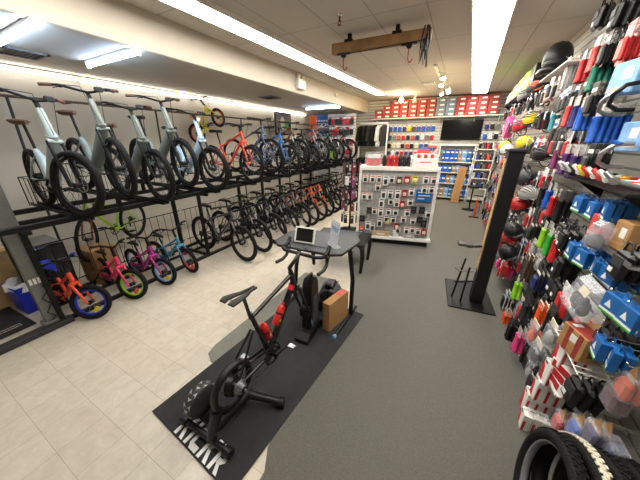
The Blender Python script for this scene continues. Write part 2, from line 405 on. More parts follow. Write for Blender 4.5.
def bike(style, label, cat, pos, rz, frame='frame_black', rim='rim_black', grip='plastic_black', saddle='plastic_black', fork=None, steer=0., tire='tire_rubber', group=None, lean=0., light=False, fend=False, name='bicycle', tw=False, spoke='steel', accent=None, pitch=0.):
    S = STY[style]; R = S['R']; tr = S['tr']; k = S['kind']; fork = fork or frame
    rax = Vector((-S['cs'], 0, R)); fax = Vector((S['wb']-S['cs'], 0, R)); BB = Vector((0, 0, S['bb']))
    V = lambda p, y=0.: Vector((p[0], y, p[1]))
    st, sad, ht, hb, bar = V(S['st']), V(S['sad']), V(S['ht']), V(S['hb']), V(S['bar'])
    root = thing(name, label, cat, pos, 0, group, rot=(lean, pitch, rz))
    axd = (ht-hb).normalized(); SM = Matrix.Translation(hb) @ Matrix.Rotation(steer, 4, axd) @ Matrix.Translation(-hb)
    if abs(steer) < 1e-6: SM = None
    key = lambda *a: (style, round(steer, 3)) + a
    def part(nm, build, par=root, *kk):
        kx = key(nm, *kk)
        if kx not in CACHE:
            mb = MB(); build(mb); CACHE[kx] = mb.mesh(nm)
        return place(nm, CACHE[kx], par)
    # frame
    def frame_b(m):
        m.mat(frame); d = S['dt']
        if k == 'ebike':
            m.tube([hb+Vector((0,0,.03)), hb+Vector((-.07,0,-.1)), Vector((.12,0,.42)), BB+Vector((.03,0,.06))], [d, d*1.25, d*1.35, d*1.3], 10)
            m.tube([ht, hb], [.03, .042], 10)
            m.box((-.02, 0, .33), (.22, .12, .15), .04)
            m.tube([BB+Vector((-.03,0,.05)), (BB+st)/2+Vector((-.01,0,.1)), st], [.055, .046, .024], 10)
            for s in (-1, 1):
                m.tube([BB+Vector((-.08,s*.04,0)), rax+Vector((.12,s*.06,-.005)), rax+Vector((0,s*.065,0))], [.017,.013,.012], 7)
                m.tube([st+Vector((0,s*.02,-.06)), Vector((-.3,s*.055,.52)), rax+Vector((0,s*.065,0))], .011, 7)
        else:
            m.tube([hb+Vector((-.01,0,.025)), BB], [d*1.15, d*1.2], 10)
            m.tube([ht+Vector((.005,0,-.03)), st+Vector((0,0,-.07 if k != 'kid' else -.1))], [d, d*.78], 9)
            m.tube([BB, st], [d*.95, d*.85], 9)
            m.tube([ht, hb], [.023, .026], 10)
            m.lathe([(.03,-.038),(.03,.038)], BB, (0,1,0), 12)
            for s in (-1, 1):
                m.tube([BB+Vector((-.02,s*.025,0)), rax+Vector((.2*S['cs'],s*.05,0)), rax+Vector((0,s*.06,0))], [.012,.011,.01], 6)
                m.tube([st+Vector((0,s*.012,-.09)), (st+rax)/2+Vector((0,s*.045,0)), rax+Vector((0,s*.06,0))], .0095, 6)
    part('frame', frame_b, root, frame)
    def fork_b(m):
        m.T = SM; m.mat(fork)
        c = hb+Vector((.005,0,-.03))
        m.tube([c+Vector((0,-.062,0)), c+Vector((0,.062,0))], .024, 8)
        for s in (-1, 1):
            o = Vector((0, s*.058, 0)); mid = c+(fax-c)*.45
            if k in ('mtb', 'ebike'):
                m.mat('steel' if k == 'mtb' else 'black_steel').tube([c+o, mid+o], .015, 8)
                m.mat(fork if k == 'mtb' else 'black_steel').tube([mid+o-Vector((0,0,-.02)), fax+o], [.021,.018], 8)
            else: m.mat(fork).tube([c+o, fax+o], [.017, .012], 8)
        if k in ('mtb','ebike'): m.tube([c+(fax-c)*.42+Vector((.03,-.06,0)), c+(fax-c)*.36+Vector((.055,0,.03)), c+(fax-c)*.42+Vector((.03,.06,0))], .013, 6)
    part('fork', fork_b, root, fork)
    def wheel(nm, ax, front):
        def wb_(m):
            m.T = SM if front else None
            m.mat(rim)
            m.torus(ax, (0,1,0), R-tr*2-.008, .012 if k != 'kid' else .013, 28, 5, 1.3)
            m.mat('black_steel').tube([ax+Vector((0,-.062,0)), ax+Vector((0,.062,0))], .012, 7); m.tube([ax+Vector((0,-.03,0)), ax+Vector((0,.03,0))], .027 if not(k == 'ebike' and not front) else .06, 10)
            m.mat(spoke)
            ns = 20 if k != 'kid' else 14
            for i in range(ns):
                a = 2*PI*i/ns; b = a+(.5 if i % 2 else -.5); sy = .028 if (i//2) % 2 else -.028
                m.tube([ax+Vector((.024*math.cos(b), sy, .024*math.sin(b))), ax+Vector(((R-tr*2-.01)*math.cos(a), 0, (R-tr*2-.01)*math.sin(a)))], .0016, 3, caps=False)
            if accent and k == 'kid':
                m.mat(accent); a = .5; m.box(ax+Vector((.5*R*math.cos(-1.1), 0, .5*R*math.sin(-1.1))), (.05, .02, .09), .008, rot=(0, .5, 0))
        w_ = part(nm, wb_, root, rim, accent, spoke)
        def tb(m):
            m.T = SM if front else None
            m.mat(tire).torus(ax, (0,1,0), R-tr, tr, 32, 8)
        part('tire', tb, w_, nm, tire)
        if k != 'kid':
            def db(m):
                m.T = SM if front else None
                m.mat('steel').torus(ax+Vector((0,.045,0)), (0,1,0), .075, .008, 18, 4, .25)
                for i in range(5):
                    a = 2*PI*i/5; m.box(ax+Vector((.045*math.cos(a), .045, .045*math.sin(a))), (.06,.003,.01), 0, rot=(0,-a,0))
            part('brake_disc', db, w_, nm)
    wheel('front_wheel', fax, True); wheel('rear_wheel', rax, False)
    def sp(m): m.mat('black_steel').tube([st-(st-BB).normalized()*.03, sad-Vector((0,0,.03))], .0145, 8)
    part('seatpost', sp)
    sl = 1. if k != 'kid' else .72
    def sb(m):
        m.mat(saddle); pr = [(-.15,.075,.0),(-.11,.088,.012),(-.05,.072,.008),(.02,.036,.0),(.09,.024,.0),(.135,.016,-.008)]
        n = 10; vs = []; fs = []
        for (x, wd, z) in pr:
            for j in range(n):
                a = 2*PI*j/n; zz = math.sin(a); vs.append(sad+Vector((x, wd*math.cos(a)*1.15 if k == 'ebike' else wd*math.cos(a), z+(.018 if zz > 0 else .035)*zz))*1-sad*0 if sl == 1 else sad+Vector((x*sl, wd*sl*math.cos(a), z+(.016 if zz > 0 else .026)*zz)))
        for i in range(len(pr)-1):
            for j in range(n): fs.append((i*n+j, i*n+(j+1) % n, (i+1)*n+(j+1) % n, (i+1)*n+j))
        m.add(vs, fs, True); m.add(vs[:n], [tuple(range(n))[::-1]]); m.add(vs[-n:], [tuple(range(n))])
    part('saddle', sb, root, saddle)
    # handlebar
    hw = S['bw']/2; rz_ = S['rise']; bk = S['back']
    def hbx(m):
        m.T = SM; m.mat('black_steel')
        m.tube([ht+axd*.005, ht+axd*.05, bar+Vector((-.02,0,-.01)), bar], [.021,.02,.019,.02], 8)
        pts = [(-bk, -hw, rz_), (-bk*.5, -hw*.6, rz_), (0, -hw*.25, rz_*.3), (.01, 0, 0), (0, hw*.25, rz_*.3), (-bk*.5, hw*.6, rz_), (-bk, hw, rz_)]
        m.tube([bar+Vector(p) for p in pts], .0125, 8)
        for s in (-1, 1):
            m.box(bar+Vector((-bk*.5+.02, s*hw*.58, rz_-.012)), (.05,.035,.03), .008)
            m.tube([bar+Vector((-bk*.5+.03, s*hw*.58, rz_-.015)), bar+Vector((-bk*.6+.055, s*hw*.78, rz_-.035))], .006, 5)
            m.tube([bar+Vector((-bk*.5+.03, s*hw*.56, rz_)), bar+Vector((.11, s*.08, rz_-.02)), hb+Vector((.06, s*.02, .03))], .0035, 4)
        if k == 'ebike': m.mat('charcoal').box(bar+Vector((.02, .1, .035)), (.05,.08,.05), .01)
    h_ = part('handlebar', hbx)
    for s in (-1, 1):
        def gb(m, s=s):
            m.T = SM; m.mat(grip); a = bar+Vector((-bk, s*(hw+.003), rz_)); c = bar+Vector((-bk*.67, s*hw*.72, rz_)); m.tube([a, c], [.018,.016], 8)
        part('grip', gb, h_, s, grip)
    def cb(m):
        m.mat('black_steel'); L = .165 if k != 'kid' else .1; cr = .085 if k != 'kid' else .055
        m.torus(BB+Vector((0,-.05,0)), (0,1,0), cr, .007, 22, 4, .4)
        for i in range(4):
            a = PI/4+PI/2*i; m.box(BB+Vector((cr/2*math.cos(a), -.05, cr/2*math.sin(a))), (cr, .006, .014), 0, rot=(0,-a,0))
        d = Vector((math.cos(.5), 0, math.sin(.5)))
        m.tube([BB+Vector((0,-.065,0)), BB+d*L+Vector((0,-.075,0))], [.014,.011], 7); m.tube([BB+Vector((0,.06,0)), BB-d*L+Vector((0,.07,0))], [.014,.011], 7)
        m.tube([BB+Vector((0,-.07,0)), BB+Vector((0,.065,0))], .014, 8)
        m.tube([BB+Vector((0,-.05,cr)), rax+Vector((0,-.05,.05))], .004, 4); m.tube([BB+Vector((0,-.05,-cr)), rax+Vector((.02,-.05,-.05))], .004, 4)
        if k != 'kid': m.lathe([(.06,-.055),(.045,-.035),(.06,-.05)], rax, (0,1,0), 14); m.box(rax+Vector((.02,-.075,-.09)), (.03,.02,.1), .006)
    part('crankset', cb)
    L = .165 if k != 'kid' else .1
    for s in (-1, 1):
        def pb(m, s=s):
            d = Vector((math.cos(.5), 0, math.sin(.5))); c = BB+(d*L if s < 0 else -d*L)+Vector((0, s*.13, 0))
            m.mat('black_steel').box(c, (.09,.09,.018) if k != 'kid' else (.07,.075,.022), .005)
        part('pedal', pb, root, s)
    if fend:
        def fb(m):
            m.T = SM
            m.mat('black_steel'); m.tube([fax+Vector(((R+.02)*math.cos(a), 0, (R+.02)*math.sin(a))) for a in [.5+.2*i for i in range(9)]], .026, 6, sx=1.3)
        part('front_fender', fb)
        def rb(m):
            m.mat('black_steel'); m.tube([rax+Vector((-(R+.02)*math.cos(a), 0, (R+.02)*math.sin(a))) for a in [-.3+.22*i for i in range(10)]], .026, 6, sx=1.3)
        part('rear_fender', rb)
    if light:
        def lb(m):
            m.T = SM; m.mat('black_steel').box(bar+Vector((.06,0,-.06)), (.05,.05,.05), .01); m.mat('bag_white').lathe([(.03,0),(.03,.01)], bar+Vector((.085,0,-.06)), (1,0,0), 12)
        part('headlight', lb)
    if tw:
        for s in (-1, 1):
            def tb2(m, s=s):
                c = rax+Vector((-.02, s*.17, .062-R)); m.mat('tire_rubber').torus(c, (0,1,0), .045, .014, 16, 5); m.mat('white').lathe([(.034,-.01),(.034,.01)], c, (0,1,0), 10); m.mat('black_steel').tube([rax+Vector((0,s*.06,0)), c+Vector((0,s*-.03,.05)), c], .008, 5)
            part('training_wheel', tb2, root, s)
    if k == 'kid':
        def cg(m): m.mat(frame).box((-.13, -.055, .2), (.32,.012,.09), .02)
        part('chain_guard', cg, root, frame)
    return root

def at_front(style, xf, y, heading, z=0.):
    S = STY[style]; L = S['wb']-S['cs']
    return (xf-L*math.cos(heading), y-L*math.sin(heading), z)

# ------------------------------------------------------------------ two tier rack
RX = -3.98
t = thing('bicycle_rack', 'black steel two tier bicycle rack along the left wall', 'rack', (RX, 0, 0))
obj('floor_beam', MB().mat('black_steel').box((.0, 4.9, .025), (.06, 8.5, .05), .005), t)
obj('floor_beam', MB().mat('black_steel').box((-.75, 4.9, .025), (.06, 8.5, .05), .005), t)
obj('floor_beam', MB().mat('charcoal').box((.03, -.05, .03), (.13, 1.7, .06), .006), t)['label'] = 'wide dark grey floor beam'
obj('shelf_beam', MB().mat('black_steel').box((.22, 4.6, 1.27), (.05, 9.4, .06), .005), t)
obj('shelf_beam', MB().mat('black_steel').box((-.15, 4.6, 1.25), (.04, 9.4, .05), .005), t)
obj('shelf_beam', MB().mat('black_steel').box((-.72, 4.6, 1.27), (.05, 9.4, .06), .005), t)
for y in (.72, 2.88, 4.6, 6.3, 8.2):
    obj('upright', MB().mat('black_steel').box((0, y, .64), (.05, .05, 1.24), .004), t)
    obj('upright', MB().mat('black_steel').box((-.75, y-.02, .64), (.06, .06, 1.24), .004), t)
    obj('cross_foot', MB().mat('black_steel').box((-.37, y, .025), (.72, .045, .045), .004), t)
    obj('cross_arm', MB().mat('black_steel').box((-.25, y, 1.22), (1.0, .045, .045), .004), t)
UP = [(1.13,0,'L'),(1.58,1,'H'),(1.98,0,'L'),(2.39,1,'H'),(2.87,0,'L'),(3.76,0,'L'),(4.36,1,'H'),(4.95,0,'L'),(5.45,1,'H'),(5.95,0,'L'),(6.5,1,'H'),(7.0,0,'L'),(7.55,1,'H'),(8.1,0,'L'),(8.65,1,'H')]
for i, (y, h, _) in enumerate(UP):
    z = 1.31+.13*h
    tr_ = MB().mat('black_steel')
    for s in (-1, 1): tr_.box((-.22, y+s*.035, z-.005), (1.55, .012, .04))
    tr_.box((-.22, y, z-.02), (1.55, .07, .008))
    for xx in (.22, -.72):
        if h: tr_.box((xx, y, 1.36), (.03, .05, .14))
    obj('wheel_tray', tr_, t)
    g = MB().mat('black_steel'); x = -.72
    for s in (-1, 1): g.tube([(x-.1, y+s*.09, z), (x-.1, y+s*.09, z+.36), (x+.22, y+s*.09, z+.36), (x+.22, y+s*.09, z)], .006, 5)
    g.tube([(x-.1, y-.09, z+.36), (x-.1, y+.09, z+.36)], .006, 5); g.tube([(x+.22, y-.09, z+.2), (x+.22, y+.09, z+.2)], .006, 5)
    for q in range(3): g.tube([(x-.1, y-.05+.05*q, z), (x-.1, y-.05+.05*q, z+.36)], .004, 4)
    obj('wheel_holder', g, t)
for i in range(8):
    g = MB().mat('black_steel'); y0 = .8+i*1.0; x = -.45
    g.tube([(x, y0, .88), (x, y0+.96, .88)], .008, 5); g.tube([(x, y0, .3), (x, y0+.96, .3)], .008, 5)
    for q in range(8): g.tube([(x, y0+.06+.12*q, .05), (x, y0+.06+.12*q, .88)], .005, 4)
    g.box((x, y0+.48, .03), (.03, .98, .04))
    obj('wire_grid', g, t)
# grey steel post at the near end
t = thing('steel_post', 'flat grey steel post with stickers and a cable at the rack end', 'post', (-4.03, .66, 0))
obj('column', MB().mat('post_grey').box((0, 0, 1.05), (.08, .14, 2.1), .006), t)
obj('base_plate', MB().mat('post_grey').box((0, 0, .075), (.14, .2, .03), .004), t)
for i in range(3): obj('sticker', MB().mat('printed_white').box((.042, -.045+.035*i, .62), (.003, .024, .07)), t)
obj('cable', MB().mat('plastic_black').tube([(.05, .03, .55), (.06, .05, .48), (.06, -.02, .4), (.06, .03, .3), (.07, -.03, .22), (.07, .02, .14), (.06, -.02, .1)], .007, 5), t)
# hanging rail
t = thing('hanging_rail', 'thin dark rail with a slanted stay along the left wall', 'rail', (-5.2, 0, 0))
obj('bar', MB().mat('brown').tube([(0, .6, 2.62), (0, 9, 2.62)], .018, 8), t)
for y in (1.33, 3.2, 5.4, 7.6): obj('stay', MB().mat('charcoal').tube([(0, y, 2.62), (-.02, y-.05, 1.5), (-.05, y-.05, .0)], .016, 8), t)
obj('bracket', MB().mat('charcoal').tube([(0, 2., 2.62), (-.3, 2., 2.62)], .012, 6), t)

UG = 'bicycles on the upper tier of the rack'
spec = [
 ('ebike','frame_mint','pale mint step-through bicycle with brown saddle, nearest on the upper tier','grip_brown','saddle_brown',-.3),
 ('ebike','frame_sage','sage green step-through bicycle raised beside the pale mint one, upper tier','saddle_brown','saddle_brown',.1),
 ('ebike','frame_sage','sage green step-through bicycle on a low tray, third from the near end, upper tier','saddle_brown','saddle_brown',.0),
 ('ebike','frame_sage','sage green step-through bicycle on a high tray next to the sky blue one','saddle_brown','plastic_black',.1),
 ('ebike','frame_sky','sky blue step-through bicycle with white lamp beside the red orange bicycle','plastic_black','plastic_black',-.05),
 ('hyb','frame_red','bright red orange bicycle on the upper tier of the rack','plastic_black','plastic_black',.12),
 ('hyb','frame_slate','slate blue grey bicycle raised beside the red orange one on the upper tier','plastic_black','plastic_black',.1),
 ('hyb','frame_blue','bright blue bicycle on the upper tier behind the slate one','plastic_black','plastic_black',.0),
 ('mtb','frame_bronze','bronze brown bicycle raised behind the bright blue one on the upper tier','plastic_black','plastic_black',.1),
 ('mtb','frame_black','black bicycle on a low tray just behind the bronze one, upper tier','plastic_black','plastic_black',.05),
 ('mtb','frame_slate','slate grey mountain bicycle on the upper tier below the dark poster','plastic_black','plastic_black',.1),
 ('mtb','frame_grey','grey mountain bicycle on the upper tier, fourth from the far end','plastic_black','plastic_black',.0),
 ('mtb','frame_black','black bicycle on the upper tier, third from the far end','plastic_black','plastic_black',.1),
 ('mtb','frame_grey','grey bicycle on the upper tier, second from the far end','plastic_black','plastic_black',.05),
 ('mtb','frame_black','black bicycle on the upper tier at its far end','plastic_black','plastic_black',.1),
]
for i, ((y, h, _), (sty, fr, lab, gr, sd, stt)) in enumerate(zip(UP, spec)):
    z = 1.315+.13*h
    hd = -.04 if i < 5 else -.02
    bike(sty, lab, 'bicycle', at_front(sty, -3.47, y, hd, z), hd, fr, grip=gr, saddle=sd, steer=-stt, group=UG, light=(i == 4), fend=False, spoke='steel' if i > 4 else 'charcoal', fork='frame_black' if fr in ('frame_bronze',) else None, lean=.0)
LG = 'bicycles parked in the lower row of the rack'
LOW = [(3.05,'frame_grey'),(3.51,'frame_black'),(3.98,'frame_navy'),(4.46,'frame_black'),(4.97,'frame_grey'),(5.42,'frame_grey'),(5.86,'frame_orange'),(6.32,'frame_orange'),(6.8,'frame_black'),(7.2,'frame_navy'),(7.6,'frame_black'),(8.0,'frame_bronze'),(8.45,'frame_bronze'),(8.9,'frame_black')]
LL = ['grey mountain bicycle nearest the kid bikes in the lower row, front wheel at the post','black mountain bicycle second in the lower row after the grey one','dark navy mountain bicycle third in the lower row','black mountain bicycle between the navy and grey ones, lower row','grey mountain bicycle right after the fourth black one, lower row','grey mountain bicycle just before the orange ones, lower row','orange mountain bicycle, nearer of the orange pair, lower row','orange mountain bicycle, farther of the orange pair, lower row','black mountain bicycle just behind the orange pair, lower row','dark navy mountain bicycle second behind the orange pair, lower row','black mountain bicycle just before the bronze pair, lower row','bronze mountain bicycle, nearer of the bronze pair, lower row','bronze mountain bicycle, farther of the bronze pair, lower row','black mountain bicycle last in the lower row']
for i, (y, fr) in enumerate(LOW):
    hd = -.04-.02*(i % 3)
    bike('mtb', LL[i], 'bicycle', at_front('mtb', -3.2, y, hd), hd, fr, steer=-.12 if i % 2 else -.05, group=LG, lean=.0, fork='frame_black' if fr != 'frame_orange' else fr)
# kids bikes
bike('kid', 'orange kid bike with bright blue wheel rims beside the black cabinet', 'kid bike', at_front('kid', -3.74, .93, .05), .05, 'kid_orange', rim='plastic_blue', grip='plastic_blue', saddle='plastic_blue', steer=.72, tw=True, accent='yellow', spoke='steel')
bike('kid', 'hot pink kid bike with lime green rims between the orange and magenta ones', 'kid bike', at_front('kid', -3.74, 1.41, -.05), -.05, 'kid_pink', rim='lime', grip='plastic_black', saddle='plastic_black', steer=.5, tw=True, accent='orange')
bike('kid', 'magenta kid bike with pale cyan front rim beside the teal one', 'kid bike', at_front('kid', -3.7, 1.85, -.0), .0, 'kid_magenta', rim='skyblue', grip='plastic_black', saddle='plastic_black', steer=.25, tw=True, accent='yellow')
bike('kid', 'teal blue kid bike with coral front rim by the rack post', 'kid bike', at_front('kid', -3.7, 2.3, .1), .1, 'kid_teal', rim='coral', grip='plastic_black', saddle='plastic_black', steer=-.15, tw=False, accent='orange')
bike('hyb', 'lime green bicycle standing against the left wall behind the rack', 'bicycle', (-5.05, 1.98, 0.36), -1.05, 'frame_lime', steer=.35, fork='frame_bronze')
h = thing('wall_bracket', 'black wall bracket carrying the lime green bicycle behind the rack', 'bracket', (XL, 2.1, .95))
obj('arm', MB().mat('black_steel').tube([(0,0,0),(.78,0,0),(.86,.0,.05)], .018, 8), h); obj('plate', MB().mat('black_steel').box((.008,0,0), (.016,.1,.2), .004), h)
# kid bikes hanging on the wall
t = bike('kid', 'small yellow kid bike hanging on the left wall above the bicycles', 'kid bike', (-5.65, 4.75, 2.2), PI/2, 'kid_yellow', rim='kid_orange', saddle='orange', steer=.1, accent='lime', pitch=-.5)
for yy in (4.6, 4.9):
    h = thing('wall_hook', 'black wall hook holding the yellow kid bike, ' + ('nearer' if yy < 4.7 else 'farther') + ' of two', 'hook', (XL, yy, 2.45))
    obj('arm', MB().mat('black_steel').tube([(0,0,0), (.2,0,0), (.24,0,.05)], .01, 6), h); obj('plate', MB().mat('black_steel').box((.006,0,0), (.012,.05,.1), .003), h)
# ------------------------------------------------------------------ training corner
MR = math.atan2(.12, 2.0)
t = thing('exercise_mat', 'black rubber mat with white lettering under the trainer bicycle', 'mat', (-1.29, 1.585, .006), -.085)
obj('sheet', MB().mat('mat_rubber').box((-.02, 0, .004), (.98, 2.1, .008), .003), t)
# lettering: bold strokes K I C K R, cell height 1
def stroke_letters():
    W = .24
    def poly(mb, pts): mb.prism(pts, .0012, (0, 0, 0))
    L = {
     'K': [[(0,0),(.27,0),(.27,1),(0,1)], [(.3,.46),(.62,1),(.95,1),(.56,.46)], [(.3,.54),(.56,.54),(.98,0),(.66,0)]],
     'I': [[(0,0),(.27,0),(.27,1),(0,1)]],
     'C': [[(.9,1),(.22,1),(0,.8),(0,.2),(.22,0),(.9,0),(.9,.25),(.32,.25),(.27,.3),(.27,.7),(.32,.75),(.9,.75)]],
     'R': [[(0,0),(.27,0),(.27,.7),(.0,.7)], [(0,.76),(.55,.76),(.62,.7),(.62,.6),(.55,.54),(.32,.54),(.32,.32),(.62,.32),(.88,.5),(.88,.82),(.66,1),(0,1)], [(.36,.34),(.62,.34),(.95,0),(.63,0)]],
    }
    return L
LT = stroke_letters(); x = -.2
for ch, wd in (('K',.95),('I',.27),('C',.9),('K',.95),('R',.95)):
    m = MB().mat('printed_white'); sc = .113
    for pl in LT[ch]: m.prism([(p[0]*sc*.95, p[1]*.165) for p in pl], .0012)
    obj('lettering', m, t, (x, -1.04, .0078)); x += wd*sc*.95+.02
t = thing('floor_sheet', 'translucent grey floor sheet with rounded corner beside the trainer bicycle', 'mat', (0, 0, .001))
pl = [(-1.88,1.16),(-1.25,1.12),(-1.35,3.2),(-1.98,3.2),(-2.02,1.34),(-1.99,1.22)]
obj('sheet', MB().mat('pvc_sheet').prism(pl, .004), t)

# trainer bicycle without rear wheel
BX = -1.22
def road():
    root = thing('road_bicycle', 'black road bicycle with red bottles mounted on the smart trainer', 'bicycle', (BX, 1.31, .01), PI/2-.05, rot=(0, 0, PI/2-.05))
    V = Vector; ax = V((-.42, 0, .36)); BB = V((0, 0, .31)); st = V((-.16, 0, .84)); sad = V((-.2, 0, 1.04)); ht = V((.37, 0, .95)); hb = V((.41, 0, .8)); fx = V((.6, 0, .36)); 
    m = MB().mat('carbon')
    m.tube([hb+V((-.01,0,.03)), BB], [.03,.036], 10); m.tube([ht+V((.005,0,-.03)), st+V((0,0,-.05))], [.022,.017], 10); m.tube([BB, st], [.024,.019], 10); m.tube([ht, hb], [.026,.032], 10)
    m.lathe([(.032,-.042),(.032,.042)], BB, (0,1,0), 12)
    for s in (-1, 1):
        m.tube([BB+V((-.02,s*.03,0)), ax+V((0,s*.068,0))], [.016,.011], 7); m.tube([st+V((0,s*.012,-.16)), ax+V((0,s*.068,0))], [.01,.009], 7)
    obj('frame', m, root)
    obj('frame_decal', MB().mat('red').tube([hb+V((-.03,0,.008)), hb+V((-.06,0,-.03))], [.0312,.032], 10, caps=False), root)
    m = MB().mat('carbon'); c = hb+V((.005,0,-.02)); m.tube([c+V((0,-.05,0)), c+V((0,.05,0))], .025, 8)
    for s in (-1, 1): m.tube([c+V((0,s*.048,0)), (c+fx)/2+V((.0,s*.052,0)), fx+V((0,s*.052,0))], [.02,.015,.012], 8)
    obj('fork', m, root)
    obj('seatpost', MB().mat('carbon').tube([st-V((0,0,.05)), sad-V((0,0,.03))], .0145, 8), root)
    # saddle with centre channel: two flanks
    m = MB().mat('plastic_black')
    pr = [(-.15,.07,.012),(-.12,.078,.02),(-.06,.066,.012),(.0,.04,.004),(.06,.024,.0),(.125,.018,-.006)]
    for s in (-1, 1):
        vs = []; fs = []; n = 8
        for (xx, wd, z) in pr:
            for j in range(n):
                a = 2*PI*j/n; vs.append(sad+V((xx, s*(wd*.56+.002)+wd*.46*math.cos(a), z+.011*math.sin(a)-.006*abs(math.cos(a)))))
        for i in range(len(pr)-1):
            for j in range(n): fs.append((i*n+j, i*n+(j+1) % n, (i+1)*n+(j+1) % n, (i+1)*n+j))
        m.add(vs, fs, True); m.add(vs[:n], [tuple(range(n))[::-1]]); m.add(vs[-n:], [tuple(range(n))])
    for s in (-1, 1): m.mat('chrome').tube([sad+V((-.1,s*.03,.0)), sad+V((-.06,s*.02,-.03)), sad+V((.03,s*.018,-.028)), sad+V((.1,s*.006,-.006))], .0035, 5)
    obj('saddle', m, root)
    bar = ht+V((.15, 0, .13))
    m = MB().mat('carbon').tube([ht, ht+V((-.012,0,.05)), bar], [.022,.021,.018], 8)
    obj('stem', m, root)
    m = MB().mat('plastic_black')
    for s in (-1, 1):
        m.tube([bar, bar+V((0,s*.18,0)), bar+V((.03,s*.225,0)), bar+V((.09,s*.235,-.01)), bar+V((.125,s*.237,-.055)), bar+V((.1,s*.24,-.11)), bar+V((.04,s*.245,-.135)), bar+V((-.06,s*.245,-.13))], .018, 8)
    h = obj('drop_bar', m, root)
    for s in (-1, 1):
        m = MB().mat('plastic_black').tube([bar+V((.08,s*.235,.0)), bar+V((.14,s*.235,.02)), bar+V((.17,s*.235,.07))], [.021,.023,.016], 8); m.mat('black_steel').tube([bar+V((.15,s*.235,.02)), bar+V((.165,s*.235,-.04)), bar+V((.13,s*.24,-.1))], .007, 6)
        obj('brake_lever', m, h)
    obj('bike_computer', MB().mat('charcoal').box(bar+V((.06,0,.03)), (.08,.05,.015), .005), root)
    m = MB().mat('black_steel')
    m.torus(BB+V((0,-.05,0)), (0,1,0), .095, .007, 26, 4, .4); m.torus(BB+V((0,-.058,0)), (0,1,0), .07, .006, 22, 4, .4)
    d = V((math.cos(2.75), 0, math.sin(2.75)))
    for i in range(4):
        a = .3+PI/2*i; m.box(BB+V((.047*math.cos(a), -.052, .047*math.sin(a))), (.095,.007,.02), 0, rot=(0,-a,0))
    d = V((math.cos(-.1), 0, math.sin(-.1)))
    m.tube([BB+V((0,-.07,0)), BB+V((0,.07,0))], .016, 8); m.tube([BB+V((0,-.075,0)), BB+d*.17+V((0,-.085,0))], [.017,.013], 8); m.tube([BB+V((0,.07,0)), BB-d*.17+V((0,.08,0))], [.017,.013], 8)
    m.tube([BB+V((0,-.05,.095)), ax+V((0,-.05,.04))], .004, 4); m.tube([BB+V((0,-.05,-.095)), ax+V((.03,-.05,-.09))], .004, 4)
    obj('crankset', m, root)
    for s in (-1, 1): obj('pedal', MB().mat('steel').box(BB+d*(.17 if s < 0 else -.17)+V((0,s*.13,0)), (.05,.07,.016), .004).mat('black_steel').tube([BB+d*(.17 if s < 0 else -.17)+V((0,s*.08,0)), BB+d*(.17 if s < 0 else -.17)+V((0,s*.165,0))], .008, 6), root)
    obj('rear_derailleur', MB().mat('black_steel').box(ax+V((.02,-.07,-.07)), (.035,.022,.1), .008).lathe([(.028,-.006),(.028,.006)], ax+V((.03,-.06,-.11)), (0,1,0), 12), root)
    obj('brake_caliper', MB().mat('black_steel').box(ax+V((.09,.06,.02)), (.06,.03,.04), .008), root)
    for a, b2, f in ((BB, st, .42), (BB, hb, .5)):
        p = a+(b2-a)*f; dr = (b2-a).normalized(); off = V((dr.z, 0, -dr.x))*.055 if a is BB and b2 is st else V((-dr.z, 0, dr.x))*.062
        mm = MB().mat('plastic_black')
        for s in (-1, 1): mm.tube([p+off*.4-dr*.07, p+off+V((0,s*.036,0))-dr*.06, p+off+V((0,s*.038,0))+dr*.02, p+off*.45+dr*.06], .004, 5)
        obj('bottle_cage', mm, root)
    global BOT
    BOT = [(BB+(st-BB)*.42, (st-BB).normalized(), 1), (BB+(hb-BB)*.52, (hb-BB).normalized(), -1)]
    return root
rb = road()
bpy.context.view_layer.update()
for i, (p, dr, s) in enumerate(BOT):
    off = Vector((dr.z, 0, -dr.x))*.058*s
    wp = rb.matrix_world @ (p+off-dr*.09); wd = (rb.matrix_world.to_3x3() @ dr)
    q = Vector((0,0,1)).rotation_difference(wd).to_euler()
    t = thing('water_bottle', 'red water bottle on the ' + ('seat tube' if i == 0 else 'down tube') + ' of the trainer bicycle', 'bottle', wp, 0, 'red bottles on the trainer bicycle', rot=q)
    obj('body', MB().mat('bottle_red').lathe([(.03,0),(.036,.004),(.036,.07),(.032,.08),(.036,.09),(.036,.14),(.03,.155)], n=18), t)
    obj('band', MB().mat('plastic_black').lathe([(.0365,.095),(.0365,.11)], n=18), t)
    obj('emblem', MB().mat('yellow').box((.0365,0,.05), (.002,.02,.028)), t)
    obj('cap', MB().mat('bottle_red').lathe([(.033,.153),(.033,.172),(.014,.18),(.013,.198),(.016,.2),(.01,.208)], n=16), t)

